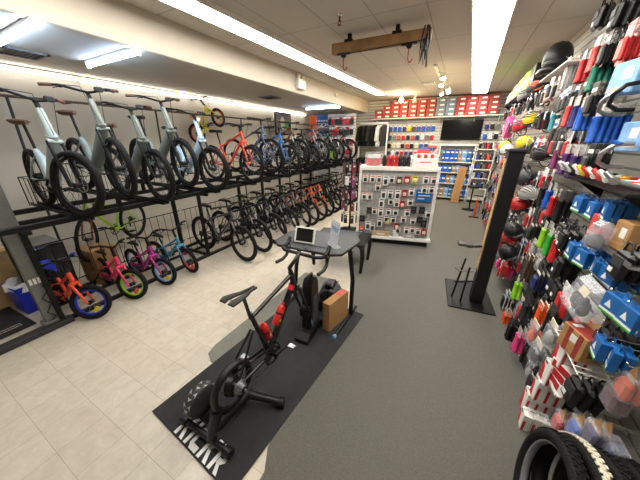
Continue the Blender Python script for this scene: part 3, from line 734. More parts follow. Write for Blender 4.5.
# smart trainer
t = thing('smart_trainer', 'black smart trainer with striped flywheel under the rear of the trainer bicycle', 'trainer', (BX-.02, .9, .015))
m = MB().mat('plastic_black')
c = Vector((0, 0, .33))
m.torus(c, (1,0,0), .175, .024, 40, 8, 1.3)
m.tube([(0,-.17,.25), (0,-.22,.12), (0,-.25,.05)], [.042,.042,.04], 10)
m.tube([(0,-.1,.12), (0,.1,.1), (0,.15,.1)], [.05,.05,.045], 10)
m.tube([(0,-.24,.14), (0,-.1,.12)], .05, 10)
m.tube([(-.03,-.02,.33), (.02,-.0,.33)], .075, 24)
obj('body', m, t)
obj('base_bar', MB().mat('plastic_black').tube([(-.3,-.25,.04), (.16,-.25,.04)], .024, 12), t)
for x in (-.3, .16): obj('end_cap', MB().mat('plastic_black').tube([(x-.03,-.25,.042), (x+.03,-.25,.042)], .036, 12), t)
f_ = obj('flywheel', MB().mat('charcoal').lathe([(.05,-.05),(.115,-.045),(.13,-.03),(.13,.03),(.115,.045),(.05,.05)], (-.24,-.13,.17), (1,0,0), 28), t)
for i in range(9):
    a = 2*PI*i/9; m = MB().mat('lightgrey')
    m.prism([(-.034,-.04),(0,-.005),(.034,-.04),(.034,.0),(0,.036),(-.034,.0)], .003, (-.24, -.13+.1285*math.cos(a), .17+.1285*math.sin(a)), (1,0,0), (0,-math.sin(a),math.cos(a)))
    obj('stripe', m, f_)
m = MB().mat('steel')
for i in range(8): m.torus((.075+.006*i, 0, .35), (1,0,0), .058-.004*i, .003, 20, 4)
m.tube([(-.06,0,.35), (.14,0,.35)], .012, 8); m.mat('black_steel').tube([(.06,0,.35), (.13,0,.35)], .026, 12)
obj('cassette', m, t)
for s in (-1, 1):
    g = obj('leg', MB().mat('plastic_black').tube([(s*.03,.12,.1), (s*.27,.22,.045)], [.034,.028], 10), t)
    obj('foot', MB().mat('plastic_black').tube([(s*.25,.21,.04), (s*.3,.23,.04)], .038, 10), g)

# climb tower
t = thing('climb_tower', 'tall black incline tower holding the front fork of the trainer bicycle', 'trainer', (BX+.02, 1.99, .012), .06)
m = MB().mat('plastic_black'); m.prism([(-.2,0),(.2,0),(.2,.05),(.13,.1),(-.13,.1),(-.2,.05)], .16, (-.08,0,0), (0,1,0), (0,0,1)); obj('base', m, t)
m = MB().mat('plastic_black'); m.prism([(-.1,.08),(.13,.08),(.1,.64),(.06,.7),(-.02,.7),(-.06,.64)], .11, (-.055,.03,0), (0,1,0), (0,0,1)); obj('column', m, t)
obj('side_panel', MB().mat('plastic_grey').prism([(-.06,.14),(.09,.14),(.07,.5),(-.03,.5)], .004, (.056,.03,0), (0,1,0), (0,0,1)), t)
obj('carriage', MB().mat('black_steel').box((0,-.09,.36), (.11,.08,.12), .015).tube([(-.07,-.09,.37), (.07,-.09,.37)], .014, 8), t)
obj('top_handle', MB().mat('plastic_black').tube([(0,-.03,.68), (0,-.03,.74), (0,.08,.74), (0,.09,.68)], .016, 8), t)
obj('decal', MB().mat('skyblue').box((.058,-.03,.17), (.003,.018,.11), 0, rot=(.35,0,0)), t)

# fan
t = thing('floor_fan', 'black blower fan on the floor under the desk', 'fan', (-1.18, 2.5, .008), .2)
m = MB().mat('plastic_black'); m.prism([(-.17,0),(.17,0),(.13,.05),(.1,.28),(.05,.4),(-.05,.4),(-.1,.28),(-.13,.05)], .2, (0,.1,0), (1,0,0), (0,0,1)); obj('body', m, t)
obj('drum', MB().mat('plastic_grey').lathe([(.1,-.12),(.13,-.1),(.13,.1),(.1,.12)], (0,0,.25), (0,1,0), 22), t)
g = MB().mat('black_steel')
for i in range(5): g.torus((0,-.125,.25), (0,1,0), .02+.02*i, .003, 18, 4)
g.box((0,-.125,.25), (.2,.006,.008)).box((0,-.125,.25), (.008,.006,.2)); obj('grille', g, t)
obj('screen', MB().mat('screen').box((0,-.1,.41), (.08,.05,.06), .008), t)

# cardboard box
t = thing('cardboard_box', 'upright slim brown cardboard box with orange flap beside the desk leg', 'box', (-1.0, 2.29, .008), -.22)
obj('carton', MB().mat('cardboard').box((0,0,.19), (.1,.38,.38), .004), t)
obj('top_label', MB().mat('coral').box((0,.1,.381), (.07,.12,.003)), t)
obj('tape', MB().mat('kraft').box((0,-.06,.3805), (.03,.24,.001)), t)

# desk
t = thing('training_desk', 'grey topped training desk straddling the front of the trainer bicycle', 'desk', (0, 0, .0))
top = [(-1.82,2.26),(-1.72,2.18),(-1.05,2.22),(-.95,2.28),(-.9,2.72),(-1.0,2.9),(-1.75,2.78),(-1.85,2.62)]
obj('desktop', MB().mat('desk_top').prism(top, .025, (0,0,.93)), t)
ed = MB().mat('plastic_black').tube([(p[0], p[1], .94) for p in top], .016, 7, closed=True); obj('edge_bumper', ed, t)
obj('tray_slot', MB().mat('plastic_black').box((-1.38,2.33,.957), (.5,.03,.008), .002, rot=(0,0,.07)), t)
m = MB().mat('plastic_black').tube([(-.9,2.05,.03),(-.88,2.68,.03)], .022, 8).tube([(-.885,2.5,.03),(-.9,2.55,.5),(-.98,2.6,.92)], [.03,.028,.03], 8); obj('leg', m, t)
obj('leg_tip', MB().mat('skyblue').tube([(-.902,2.02,.03),(-.9,2.06,.03)], .024, 8), t)
m = MB().mat('plastic_black').tube([(-1.72,2.05,.03),(-1.74,2.72,.03)], .022, 8).tube([(-1.73,2.5,.03),(-1.72,2.55,.5),(-1.66,2.6,.92)], [.03,.028,.03], 8); obj('leg', m, t)
obj('cross_beam', MB().mat('plastic_black').tube([(-1.66,2.6,.9),(-.98,2.6,.9)], .025, 8), t)
# tablet
t = thing('tablet', 'white framed tablet standing in the slot of the desk', 'tablet', (-1.46, 2.34, .962), .12, rot=(-.35, 0, .12))
obj('frame', MB().mat('white_paint').box((0,0,.095), (.26,.009,.19), .004), t)
obj('screen', MB().mat('screen').box((0,-.005,.095), (.215,.002,.155)), t)
obj('button', MB().mat('lightgrey').lathe([(.006,0),(.006,.002)], (.119,-.0045,.095), (0,-1,0), 10), t)
# acrylic sign
t = thing('sign_holder', 'clear acrylic stand with a pale printed sheet on the desk', 'sign', (-1.12, 2.45, .957), -.72)
obj('panel', MB().mat('glass_clear').box((0,.0,.15), (.23,.006,.3), .001, rot=(-.15,0,0)), t)
p = obj('sheet', MB().mat('bag_white').box((0,.008,.15), (.215,.002,.28), 0, rot=(-.15,0,0)), t)
m = MB().mat('skyblue'); m.box((0,.0145,.2), (.17,.003,.05), 0, rot=(-.15,0,0)); obj('print', m, p)
obj('foot', MB().mat('glass_clear').box((0,.0,.003), (.23,.1,.006), .001), t)

# bench / low table
t = thing('low_table', 'black low table with curved legs behind the training desk', 'table', (-1.6, 3.85, .006), .1)
obj('tabletop', MB().mat('plastic_black').box((0,0,.5), (.95,.62,.05), .02), t)
obj('inset', MB().mat('desk_top').box((-.08,0,.527), (.7,.5,.006), .002), t)
for sx in (-1, 1):
    for sy in (-1, 1):
        obj('leg', MB().mat('plastic_black').tube([(sx*.36,sy*.22,.48),(sx*.43,sy*.27,.44),(sx*.445,sy*.285,.32),(sx*.43,sy*.28,0)], [.04,.045,.04,.028], 10), t)

# ------------------------------------------------------------------ left corner things
t = thing('audio_cabinet', 'black cabinet with flat grey top under the rack', 'cabinet', (-4.9, .95, 0), .0)
obj('body', MB().mat('tv_plastic').box((0,0,.4), (.55,.42,.8), .02), t)
obj('top_panel', MB().mat('grey').box((0,0,.81), (.53,.4,.02), .008), t)
obj('door', MB().mat('tv_plastic').box((.278,0,.28), (.01,.38,.48), .004), t)
obj('slot', MB().mat('grey').box((.278,0,.58), (.01,.36,.012)), t)
t = thing('cardboard_box', 'brown cardboard box standing behind the wire grid under the rack', 'box', (-4.78, 1.52, 0), .1)
obj('carton', MB().mat('cardboard').box((0,0,.28), (.4,.34,.56), .006), t); obj('tape', MB().mat('kraft').box((0,0,.5605), (.4,.05,.001)), t)
t = thing('cardboard_box', 'tall tan cardboard sheet box at the left edge behind the post', 'box', (-5.15, .55, 0), .05)
obj('carton', MB().mat('tan').box((0,0,.38), (.25,.5,.76), .006), t); obj('tape', MB().mat('kraft').box((0,0,.7605), (.05,.5,.001)), t)
def bin_(lab, loc, mat, w, h):
    t = thing('waste_bin', lab, 'bin', loc, .1)
    m = MB().mat(mat); a = w*.8/2; b = w/2; tk = .012
    vs = []
    for (r, z) in ((a,0),(b,h),(b-tk,h),(a-tk,.02)):
        for sx, sy in ((-1,-1),(1,-1),(1,1),(-1,1)): vs.append((sx*r, sy*r*.75, z))
    fs = [(3,2,1,0)]
    for L in range(3):
        for j in range(4): fs.append((L*4+j, L*4+(j+1) % 4, (L+1)*4+(j+1) % 4, (L+1)*4+j))
    fs.append((12,13,14,15)); m.add(vs, fs); obj('body', m, t)
    rim = MB().mat(mat); pts = [(sx*b, sy*b*.75, h) for sx, sy in ((-1,-1),(1,-1),(1,1),(-1,1))]; rim.tube(pts, .012, 6, closed=True); obj('rim', rim, t)
    return t
t = bin_('bright blue waste bin with a white liner behind the grey post', (-4.72, .66, 0), 'plastic_blue', .34, .38)
m = MB().mat('bag_white'); n = 24
ring = lambda r, z, ph: [((r+.015*math.sin(5*a+ph))*math.cos(a)*1., (r*.75+.012*math.sin(6*a))*math.sin(a), z+.018*math.sin(4*a+ph)) for a in [2*PI*i/n for i in range(n)]]
vs = ring(.2,.33,0)+ring(.19,.42,1)+ring(.155,.42,2)+ring(.13,.26,0); fs = [(L*n+j, L*n+(j+1) % n, (L+1)*n+(j+1) % n, (L+1)*n+j) for L in range(3) for j in range(n)]; m.add(vs, fs, True); m.add(ring(.13,.26,0), [tuple(range(n))])
obj('liner', m, t)
t = bin_('dark grey waste bin behind the blue one', (-5.12, .98, 0), 'charcoal', .32, .42)
m = MB().mat('bag_white').ell((0,0,.44), (.15,.12,.07), 14, 8); obj('liner', m, t)
t = thing('floor_mat', 'black floor mat with white outline emblem at the left edge', 'mat', (-4.62, .22, .003), .06)
obj('pad', MB().mat('mat_rubber').box((0,0,.005), (.8,.62,.01), .004), t)
m = MB().mat('printed_white'); m.tube([(.05+.16*math.cos(a)*(1+.25*math.sin(2*a)), -.06+.13*math.sin(a)*(1+.3*math.cos(3*a)), .0105) for a in [2*PI*i/22 for i in range(22)]], .006, 4, closed=True)
obj('emblem', m, t)
for r in range(2):
    m = MB().mat('lightgrey')
    for q in range(7): m.box((.23+.05*r, .02+.032*q, .0105), (.022,.034 if q in (0,2,4,5) else .02,.002))
    obj('text_line', m, t)

# ------------------------------------------------------------------ tower display stand on the right
t = thing('display_stand', 'tall black display stand with tan side strip on a floor plate', 'stand', (.54, 3.6, .006), .1)
obj('floor_plate', MB().mat('black_steel').box((-.08, .12, .01), (.56, .78, .02), .006), t)
obj('column', MB().mat('plastic_black').box((0,0,1.0), (.15,.14,1.96), .01), t)
obj('face_panel', MB().mat('black').box((.0,-.072,1.0), (.13,.008,1.9), .002), t)
obj('side_strip', MB().mat('tan').box((-.078,.01,1.2), (.01,.09,1.4), .002), t)
obj('top_cap', MB().mat('charcoal').box((0,0,1.99), (.18,.18,.03), .006), t)
a = obj('support_arm', MB().mat('black_steel').tube([(-.06,.02,.82),(-.25,-.02,.8)], .016, 8).tube([(-.06,.02,.3),(-.3,.0,.25)], .014, 8), t)
obj('saddle_pad', MB().mat('plastic_black').box((-.27,-.02,.83), (.2,.12,.03), .014), a)
obj('rod', MB().mat('black_steel').tube([(-.3,-.02,.02),(-.22,.06,.6)], .013, 8), t); obj('rod', MB().mat('black_steel').tube([(-.2,-.12,.02),(-.16,.0,.5)], .013, 8), t)
obj('hook', MB().mat('steel').tube([(-.06,.02,.45),(-.28,.03,.42),(-.33,.03,.46)], .008, 6), t)
# ------------------------------------------------------------------ product prototypes (local: hangs at origin, front faces -X, width along Y)
PROTO = {}
def hook_mesh(L):
    k = ('hook', round(L, 2))
    if k not in PROTO: PROTO[k] = MB().mat('chrome').tube([(0,0,0),(-L,0,0),(-L-.012,0,.018)], .0032, 5).mat('steel').box((-.004,0,-.008), (.008,.03,.03), .002).mesh('peg_hook')
    return PROTO[k]
CN = dict(charcoal='charcoal grey', navy='dark navy', plum='plum pink', lime='lime green', teal='teal green', coral='coral red', violet='deep violet', grey='pale grey', clear='clear', black='black', white='white')
def pm(k, c, nm, fn):
    key = (k, c, nm)
    if key not in PROTO:
        m = MB(); fn(m); PROTO[key] = m.mesh(nm)
    return PROTO[key]
def product(kind, c, label, loc, rz=0., group=None):
    K = {'grip':('grip_pack','grip pack'),'card_black':('blister_pack','pack'),'card_red':('blister_pack','pack'),'card_white':('blister_pack','pack'),'card_redwhite':('blister_pack','pack'),'card_navy':('blister_pack','pack'),'card_plum':('blister_pack','pack'),'pouch':('accessory_pouch','pouch'),'rod':('rod_pack','pack'),'bluebox':('hanging_box','box'),'whitebox':('hanging_box','box'),'tube':('tube_pack','pack'),'bag_orange':('plastic_bag','bag'),'bag_gray':('plastic_bag','bag'),'bag_clear':('plastic_bag','bag'),'oval':('oval_pack','pack')}[kind]
    t = thing(K[0], label, K[1], loc, rz, group); PSC = (1.0 if kind in ('bluebox','tube','whitebox') else 1.28) if loc[1] < 4.6 else 1.2; t.scale = (1.1, PSC, PSC)
    def part(nm, fn, par=t): return place(nm, pm(kind, c, nm, fn), par)
    if kind == 'grip':
        part('header_card', lambda m: m.mat('charcoal' if c in ('black','charcoal') else 'lightgrey').box((0,0,-.015), (.003,.085,.07), .001))
        for s in (-1, 1):
            key = ('grip', c, s)
            if key not in PROTO:
                m = MB().mat(c).lathe([(.016,0),(.018,-.004),(.018,-.014),(.0155,-.018),(.0155,-.06),(.0165,-.085),(.0155,-.13),(.019,-.14),(.019,-.15),(.012,-.152)], (0, s*.021, -.045), (0,0,1), 10)
                PROTO[key] = m.mesh('grip')
            place('grip', PROTO[key], t)
    elif kind.startswith('card'):
        cc = {'card_black':'black','card_red':'red','card_white':'white','card_redwhite':'white','card_navy':'charcoal','card_plum':'plum'}[kind]
        part('card', lambda m: m.mat(cc).box((0,0,-.08), (.004,.1,.2), .001))
        bc = {'card_black':'charcoal','card_red':'coral','card_white':'charcoal','card_redwhite':'red','card_navy':'navy','card_plum':'pink'}[kind]
        part('blister', lambda m: m.mat(bc).box((-.014,0,-.11), (.026,.075,.11), .01))
        part('title_strip', lambda m: m.mat('printed_white' if kind != 'card_white' else 'blue').box((-.003,0,-.025), (.002,.075,.022)))
    elif kind == 'pouch':
        part('body', lambda m: m.mat('plastic_black').box((0,0,-.1), (.04,.11,.14), .016, rot=(.06,.1,0)).mat('charcoal').box((-.022,0,-.08), (.008,.08,.05), .003))
        part('strap', lambda m: m.mat('black').tube([(0,-.03,-.04),(0,-.015,.008),(0,.015,.008),(0,.03,-.04)], .005, 5))
        part('tag', lambda m: m.mat('printed_white').box((-.024,.02,-.13), (.003,.03,.022)))
    elif kind == 'rod':
        rc = {'silver':'steel','brown':'brown','orange':'orange'}.get(c, c)
        part('rods', lambda m: [m.mat(rc).tube([(0, y, .0), (0, y, -.24)], [.009,.007], 7) for y in (-.025,0,.025)])
        part('header_card', lambda m: m.mat('cream').box((-.002,0,-.015), (.004,.08,.05), .001))
    elif kind == 'bluebox':
        part('carton', lambda m: m.mat('boxblue').box((0,0,-.075), (.032,.11,.12), .002).box((0,0,-.002), (.002,.05,.03)))
        part('stripe', lambda m: m.mat('printed_white').box((-.0165,0,-.115), (.001,.11,.014)).mat('green').box((-.0165,0,-.127), (.001,.11,.012)))
        part('mark', lambda m: m.mat('printed_white').prism([(-.03,0),(.012,0),(-.01,.045)], .001, (-.0165,0,-.09), (0,-1,0), (0,0,1)))
    elif kind == 'whitebox':
        part('carton', lambda m: m.mat('white').box((0,0,-.1), (.05,.1,.19), .003).box((0,0,.002), (.002,.05,.03)))
        part('panel', lambda m: m.mat('red').prism([(-.05,0),(.0,0),(-.02,.12),(-.05,.15)], .0015, (-.0255,0,-.194), (0,-1,0), (0,0,1)).mat('red').box((-.012,-.0505,-.12), (.014,.001,.12)))
        part('spot', lambda m: m.mat('black').box((-.0258,.02,-.03), (.001,.03,.016)))
    elif kind == 'tube':
        part('sleeve', lambda m: m.mat(c if c != 'red' else 'coral').box((0,0,-.13), (.035,.1,.11), .014))
        part('header_card', lambda m: m.mat('kraft').prism([(-.05,-.03),(.05,-.03),(.0,.055)], .004, (.002,0,-.04), (0,-1,0), (0,0,1)))
        part('film', lambda m: m.mat('film_clear').box((0,0,-.115), (.04,.108,.15), .01))
    elif kind.startswith('bag'):
        ic = {'bag_orange':'orange','bag_gray':'charcoal','bag_clear':'lightgrey'}[kind]
        part('contents', lambda m: m.mat(ic).ell((0,0,-.1), (.025,.04,.045), 12, 7).mat('lightgrey' if kind != 'bag_orange' else 'red').box((0,0,-.07), (.02,.06,.03), .006))
        part('film', lambda m: m.mat('film_clear').box((0,0,-.085), (.056,.1,.16), .02))
        part('header_card', lambda m: m.mat('cream').box((0,0,.0), (.006,.1,.04), .001))
    elif kind == 'oval':
        part('body', lambda m: m.mat('navy').ell((0,0,-.1), (.014,.045,.085), 14, 8))
        part('film', lambda m: m.mat('film_clear').box((-.002,0,-.1), (.034,.1,.19), .01))
    return t
NAMES = dict(grip='grip pair', card_black='carded pack', card_red='carded pack', card_white='carded pack', card_redwhite='striped pack', card_navy='carded pack', card_plum='carded pack', pouch='pouch', rod='rod pack', bluebox='box', whitebox='red and white box', tube='tube pack', bag_orange='cap bag', bag_gray='plastic bag', bag_clear='plastic bag', oval='oval pack')
def hang(kind, c, n, xf, y, z, phrase, hl, step=None, hgroup='peg hooks on the right slat wall', grp=None):
    L = XR-xf+.025
    h = tag(place('peg_hook', hook_mesh(L), None, (XR, y, z+.005)), hl, 'hook', hgroup)
    step = step or {'whitebox':.055,'bluebox':.037,'pouch':.05,'grip':.04,'tube':.04}.get(kind, .034)
    if 'bag' in kind: step = .06
    for i in range(n):
        x = xf+.0+i*step
        if x > XR-.03: break
        col = CN.get(c, c)
        nm = NAMES[kind]; nm = nm if kind == 'whitebox' else col+' '+nm
        pos = '' if n == 1 else ', '+['front one','second back','third back','fourth back','fifth back'][i]
        product(kind, c, f'{nm} {phrase}{pos}', (x, y+random.uniform(-.004,.004), z), random.uniform(-.08,.08) if kind != 'bluebox' else random.uniform(-.35,.3), grp or 'hanging packs on the right slat wall')

RW = [
('grip','red',3,0.93,3.77,2.80,'top row under the black boxes'),
('grip','coral',2,0.93,3.52,2.84,'top row beside the tall black cards'),
('card_black','black',4,0.93,3.28,2.81,'top row beside the red packs'),
('card_red','red',3,0.93,2.92,2.76,'top row at the near end'),
('pouch','black',3,0.93,3.29,3.05,'topmost row at the near end'),
('pouch','black',2,0.93,3.72,3.18,'topmost row above the tall black cards'),
('grip','teal',4,0.93,3.37,2.67,'top row below the red packs'),
('rod','silver',3,0.95,4.37,2.89,'top row behind the black helmet'),
('grip','coral',2,0.93,3.73,2.40,'second row beside the dark blue grips'),
('grip','navy',2,0.93,3.52,2.38,'second row beside the coral grips'),
('grip','blue',3,0.93,3.33,2.35,'second row beside the navy grips'),
('card_black','black',3,0.93,3.19,2.44,'second row in front of the bright blue grips'),
('grip','blue',5,0.93,2.93,2.25,'second row below the silver bars'),
('grip','cyan',2,0.95,4.30,2.37,'second row beside the white cards'),
('card_white','white',3,0.95,4.14,2.52,'second row above the cyan grips'),
('grip','plum',2,0.94,3.71,1.98,'middle row nearest the round helmets'),
('grip','purple',4,0.93,3.34,1.96,'middle row beside the plum grips'),
('grip','violet',3,0.93,3.11,1.95,'middle row in front of the purple grips'),
('card_black','black',4,0.93,2.82,1.97,'middle row beside the violet grips'),
('card_white','white',2,0.93,4.07,1.64,'chest row beside the red and black helmet'),
('grip','black',3,0.93,3.71,1.57,'chest row beside the white card packs'),
('grip','blue',2,0.93,3.49,1.58,'chest row behind the red grips'),
('grip','red',2,0.93,3.28,1.55,'chest row in front of the blue grips'),
('grip','black',3,0.93,3.08,1.56,'chest row in front of the red grips'),
('card_redwhite','red',3,0.92,3.87,1.22,'chest row behind the lime grips'),
('card_black','black',3,0.92,3.60,1.14,'waist row below the red striped packs'),
('grip','lime',2,0.92,3.18,1.24,'waist row beside the green grips'),
('grip','green',2,0.92,2.98,1.24,'waist row beside the lime grips'),
('grip','red',2,0.92,2.78,1.25,'waist row beside the green grips'),
('card_white','white',3,0.92,3.80,0.85,'waist row behind the brown rods'),
('rod','brown',4,0.91,3.32,0.83,'thigh row beside the dark blue packs'),
('card_navy','navy',4,0.9,2.85,0.87,'thigh row below the lime grips'),
('card_plum','plum',2,0.9,3.85,0.47,'thigh row at the far end'),
('grip','lime',2,0.88,3.30,0.53,'knee row beside the black cylinder packs'),
('card_white','white',3,0.88,3.59,0.18,'knee row at the far end'),
('grip','orange',3,0.86,3.28,0.10,'lowest row at the far end'),
('grip','black',4,0.86,2.97,0.18,'lowest row beside the orange grips'),
('grip','charcoal',5,0.89,2.87,0.53,'knee row beside the orange rods'),
('rod','orange',3,0.89,2.51,0.70,'knee row beside the charcoal grips'),
('grip','black',5,0.9,2.31,0.79,'knee row beside the hanging plastic bag'),
('grip','pink',2,0.85,2.63,0.30,'lowest row beside the orange cap bag'),
('bag_orange','orange',2,0.87,2.42,0.54,'lowest row beside the pink grips'),
('bag_gray','grey',2,0.86,2.21,0.50,'lowest row below the orange cap bag'),
('bag_clear','clear',3,0.88,2.16,0.73,'lowest row beside the white boxes'),
('bluebox','blue',3,0.95,2.74,1.61,'shelf row below the far end of the bars'),
('bluebox','blue',3,0.95,2.49,1.62,'shelf row beside the orange box'),
('bluebox','blue',4,0.97,2.35,1.65,'shelf row nearest the bare wall'),
('bluebox','blue',3,0.93,2.50,1.29,'hip row at its far end'),
('bluebox','blue',4,0.93,2.30,1.31,'hip row in its middle'),
('bluebox','blue',4,0.95,2.14,1.31,'hip row above the plastic bag'),
('bluebox','blue',4,0.97,2.02,1.31,'hip row nearest the bare wall'),
('bluebox','blue',2,0.93,1.79,1.24,'low row beside the plastic bag'),
('bluebox','blue',2,0.95,1.67,1.24,'low row at the near end'),
('bluebox','blue',2,0.92,1.71,1.00,'low row beside the cardboard box'),
('bluebox','blue',2,0.95,1.63,1.01,'low row beside the dark red pack'),
('pouch','black',3,0.95,1.77,1.05,'below the blue boxes near the bag'),
('pouch','black',3,0.9,1.69,0.71,'below the red and white boxes'),
('pouch','black',3,0.92,2.58,1.16,'waist row beside the blue boxes'),
('pouch','black',3,0.97,1.97,1.47,'beside the brown box on the shelf'),
('pouch','black',3,0.93,2.71,1.36,'waist row beside the red grips'),
('whitebox','white',3,0.88,1.90,0.79,'nearest the cardboard box'),
('whitebox','white',3,0.87,1.93,0.57,'second from the cardboard box'),
('whitebox','white',3,0.86,1.95,0.39,'third from the cardboard box'),
('whitebox','white',3,0.85,1.99,0.20,'fourth from the cardboard box'),
('whitebox','white',3,0.84,1.90,0.08,'low down behind the tires'),
('tube','red',2,0.9,1.67,0.43,'beside the white walled tire'),
('tube','blue',2,0.92,1.56,0.54,'between the red and violet packs'),
('tube','violet',2,0.94,1.48,0.63,'above the rearmost black tire'),
('tube','maroon',2,1.0,1.58,0.84,'alone against the bare slats'),
('tube','orange',2,1.0,1.55,0.96,'at the near edge of the slats'),
('oval','navy',2,1.03,1.43,0.58,'low on the bare slats'),

]
LAB = set()
for kind, c, n, xf, y, z, ph in RW:
    if xf > .97: xf = .99
    zz = z+.08
    hl = f'steel peg hook carrying {CN.get(c,c)} {NAMES[kind]}s {ph}'
    hl = ' '.join(hl.split()[:16])
    hang(kind, c, n, xf-.03, y, zz, ph, hl)
# ---------------- larger single goods on the right wall
def shelf_bracket(): pass
t = thing('wall_shelf', 'black wall shelf carrying the row of handlebar stems', 'shelf', (1.0, 2.65, 1.8))
obj('board', MB().mat('plastic_black').box((.02,0,0), (.26,1.1,.02), .003), t)
for s in (-1, 1): obj('bracket', MB().mat('black_steel').prism([(0,0),(.22,0),(.22,-.16)], .012, (-.08,s*.4,-.01), (1,0,0), (0,0,1)), t)
cols = ['white','silver','white','charcoal','white','yellow','red','white','coral','white','silver']
for i, c in enumerate(cols):
    y = 3.12-i*.093
    t = thing('handlebar_stem', f'{c if c != "silver" else "silver"} handlebar stem on the black shelf, {ORD[i]} from the far end', 'stem', (.98, y, 1.812), -.35, 'handlebar stems on the black shelf')
    mm = 'steel' if c == 'silver' else c
    obj('extension', MB().mat(mm).tube([(.1,0,.022),(-.02,0,.026),(-.12,0,.055),(-.17,.03,.1)], [.02,.017,.018,.015], 10), t)
    obj('clamp', MB().mat(mm).tube([(-.12,-.026,.055),(-.12,.026,.055)], .024, 12), t); obj('clamp', MB().mat(mm).tube([(.1,0,.0),(.1,0,.05)], .021, 12), t)
for i, (y, z, c) in enumerate(((2.72,2.42,'silver'),(2.58,2.44,'black'),(2.42,2.08,'silver'))):
    t = thing('drop_handlebar', f'{c} curved handlebar hanging high on the near slat wall' if i < 2 else 'silver curved handlebar with a blue tie above the stems', 'handlebar', (.93, y, z), .1)
    obj('bar', MB().mat('steel' if c == 'silver' else 'plastic_black').tube([(.12,0,0),(.0,0,.0),(-.06,.0,-.01),(-.1,.02,-.06),(-.09,.05,-.12),(-.03,.07,-.15),(.06,.08,-.15)], .014, 8), t)
    if i == 2: obj('tie', MB().mat('blue').box((-.05,0,0), (.05,.05,.012), .004, rot=(0,0,.8)).box((-.05,0,0.004), (.05,.05,.012), .004, rot=(0,.5,-.8)), t)
    else: obj('wrap', MB().mat('plastic_black').tube([(.12,0,0),(.04,0,0)], .019, 8), t)
def big_pack(lab, loc, dims, mat, rot, sticker='printed_white', nm='package', cat='package'):
    t = thing(nm, lab, cat, loc, 0, rot=rot)
    obj('carton', MB().mat(mat).box((0,0,0), dims, .006), t)
    obj('label', MB().mat(sticker).box((-dims[0]/2-.001, -dims[1]*.15, dims[2]*.12), (.002, dims[1]*.35, dims[2]*.35)), t)
    obj('band', MB().mat('kraft' if mat in ('cardboard',) else 'lightgrey').box((-dims[0]/2-.001, 0, -dims[2]*.32), (.0022, dims[1]*.9, dims[2]*.12)), t)
    return t
big_pack('large sky blue package high on the near slat wall', (.98, 2.78, 2.5), (.16,.3,.2), 'skyblue', (.05,0,.1))
big_pack('pale blue package beside the curved handlebar above the stems', (1.02, 2.5, 2.12), (.14,.22,.18), 'skyblue', (0,0,.1))
t = thing('wall_shelf', 'thin steel ledge under the brown and orange boxes near the blue boxes', 'shelf', (1.03, 2.2, 1.45))
obj('board', MB().mat('steel').box((0,0,0), (.22,.7,.012), .002), t); obj('lip', MB().mat('steel').box((-.11,0,.012), (.004,.7,.03)), t)
big_pack('orange red box on the steel ledge', (.97, 2.38, 1.54), (.1,.12,.16), 'coral', (0,0,.2), 'black', 'carton_box', 'box')
big_pack('brown cardboard box on the steel ledge beside the clear bag', (1.03, 2.16, 1.55), (.14,.14,.18), 'cardboard', (0,0,.1), nm='carton_box', cat='box')
t = thing('plastic_bag', 'clear bag with dark parts hanging over the steel ledge', 'bag', (.89, 2.2, 1.52), 0, rot=(0,.15,.2))
obj('contents', MB().mat('charcoal').ell((0,0,-.04), (.04,.055,.05), 12, 8), t); obj('film', MB().mat('film_clear').box((0,0,0), (.09,.15,.2), .035), t)
# large plastic bag
t = thing('plastic_bag', 'large shiny plastic bag of dark parts above the cardboard box', 'bag', (.86, 1.98, 1.16), 0, rot=(.1,.25,.15))
m = MB().mat('black')
for q in range(6): m.ell((.0+.01*(q%2), -.06+.024*q, -.06+.02*(q%3)), (.03,.035,.04), 10, 6)
obj('contents', m, t); obj('film', MB().mat('film_clear').box((0,0,0), (.1,.26,.26), .04), t); obj('label', MB().mat('cream').box((-.052,-.03,.06), (.002,.08,.05), 0), t)
obj('zip_strip', MB().mat('plastic_black').box((0,0,.135), (.012,.27,.02), .004), t)
h = thing('peg_hook', 'long steel hook carrying the large shiny plastic bag', 'hook', (XR, 1.98, 1.315)); place('arm', hook_mesh(.29), h)
# display arm shelf for cardboard + boxes
t = thing('wall_shelf', 'white wire shelf under the brown box with red stripes', 'shelf', (.99, 1.88, .82))
m = MB().mat('white_paint')
for i in range(9): m.tube([(-.15,-.2+.05*i,0),(.155,-.2+.05*i,0)], .004, 5)
for x in (-.15, 0, .15): m.tube([(x,-.22,-.006),(x,.22,-.006)], .005, 5)
obj('wires', m, t)
t = thing('carton_box', 'brown box with red stripes and white labels on the wire shelf', 'box', (.92, 1.87, .915), .35)
obj('carton', MB().mat('cardboard').box((0,0,0), (.2,.18,.17), .004), t); m = MB().mat('boxred').box((-.101,.03,0), (.002,.03,.17)).box((-.101,-.05,0), (.002,.03,.17)).box((-.04,0,.0855), (.1,.18,.002)); obj('stripes', m, t)
obj('label', MB().mat('printed_white').box((-.1025,-.01,.03), (.002,.045,.05)).box((-.05,.05,.087), (.05,.03,.002)), t); obj('hand_slot', MB().mat('brown').box((0,-.0905,0), (.13,.002,.09)), t)
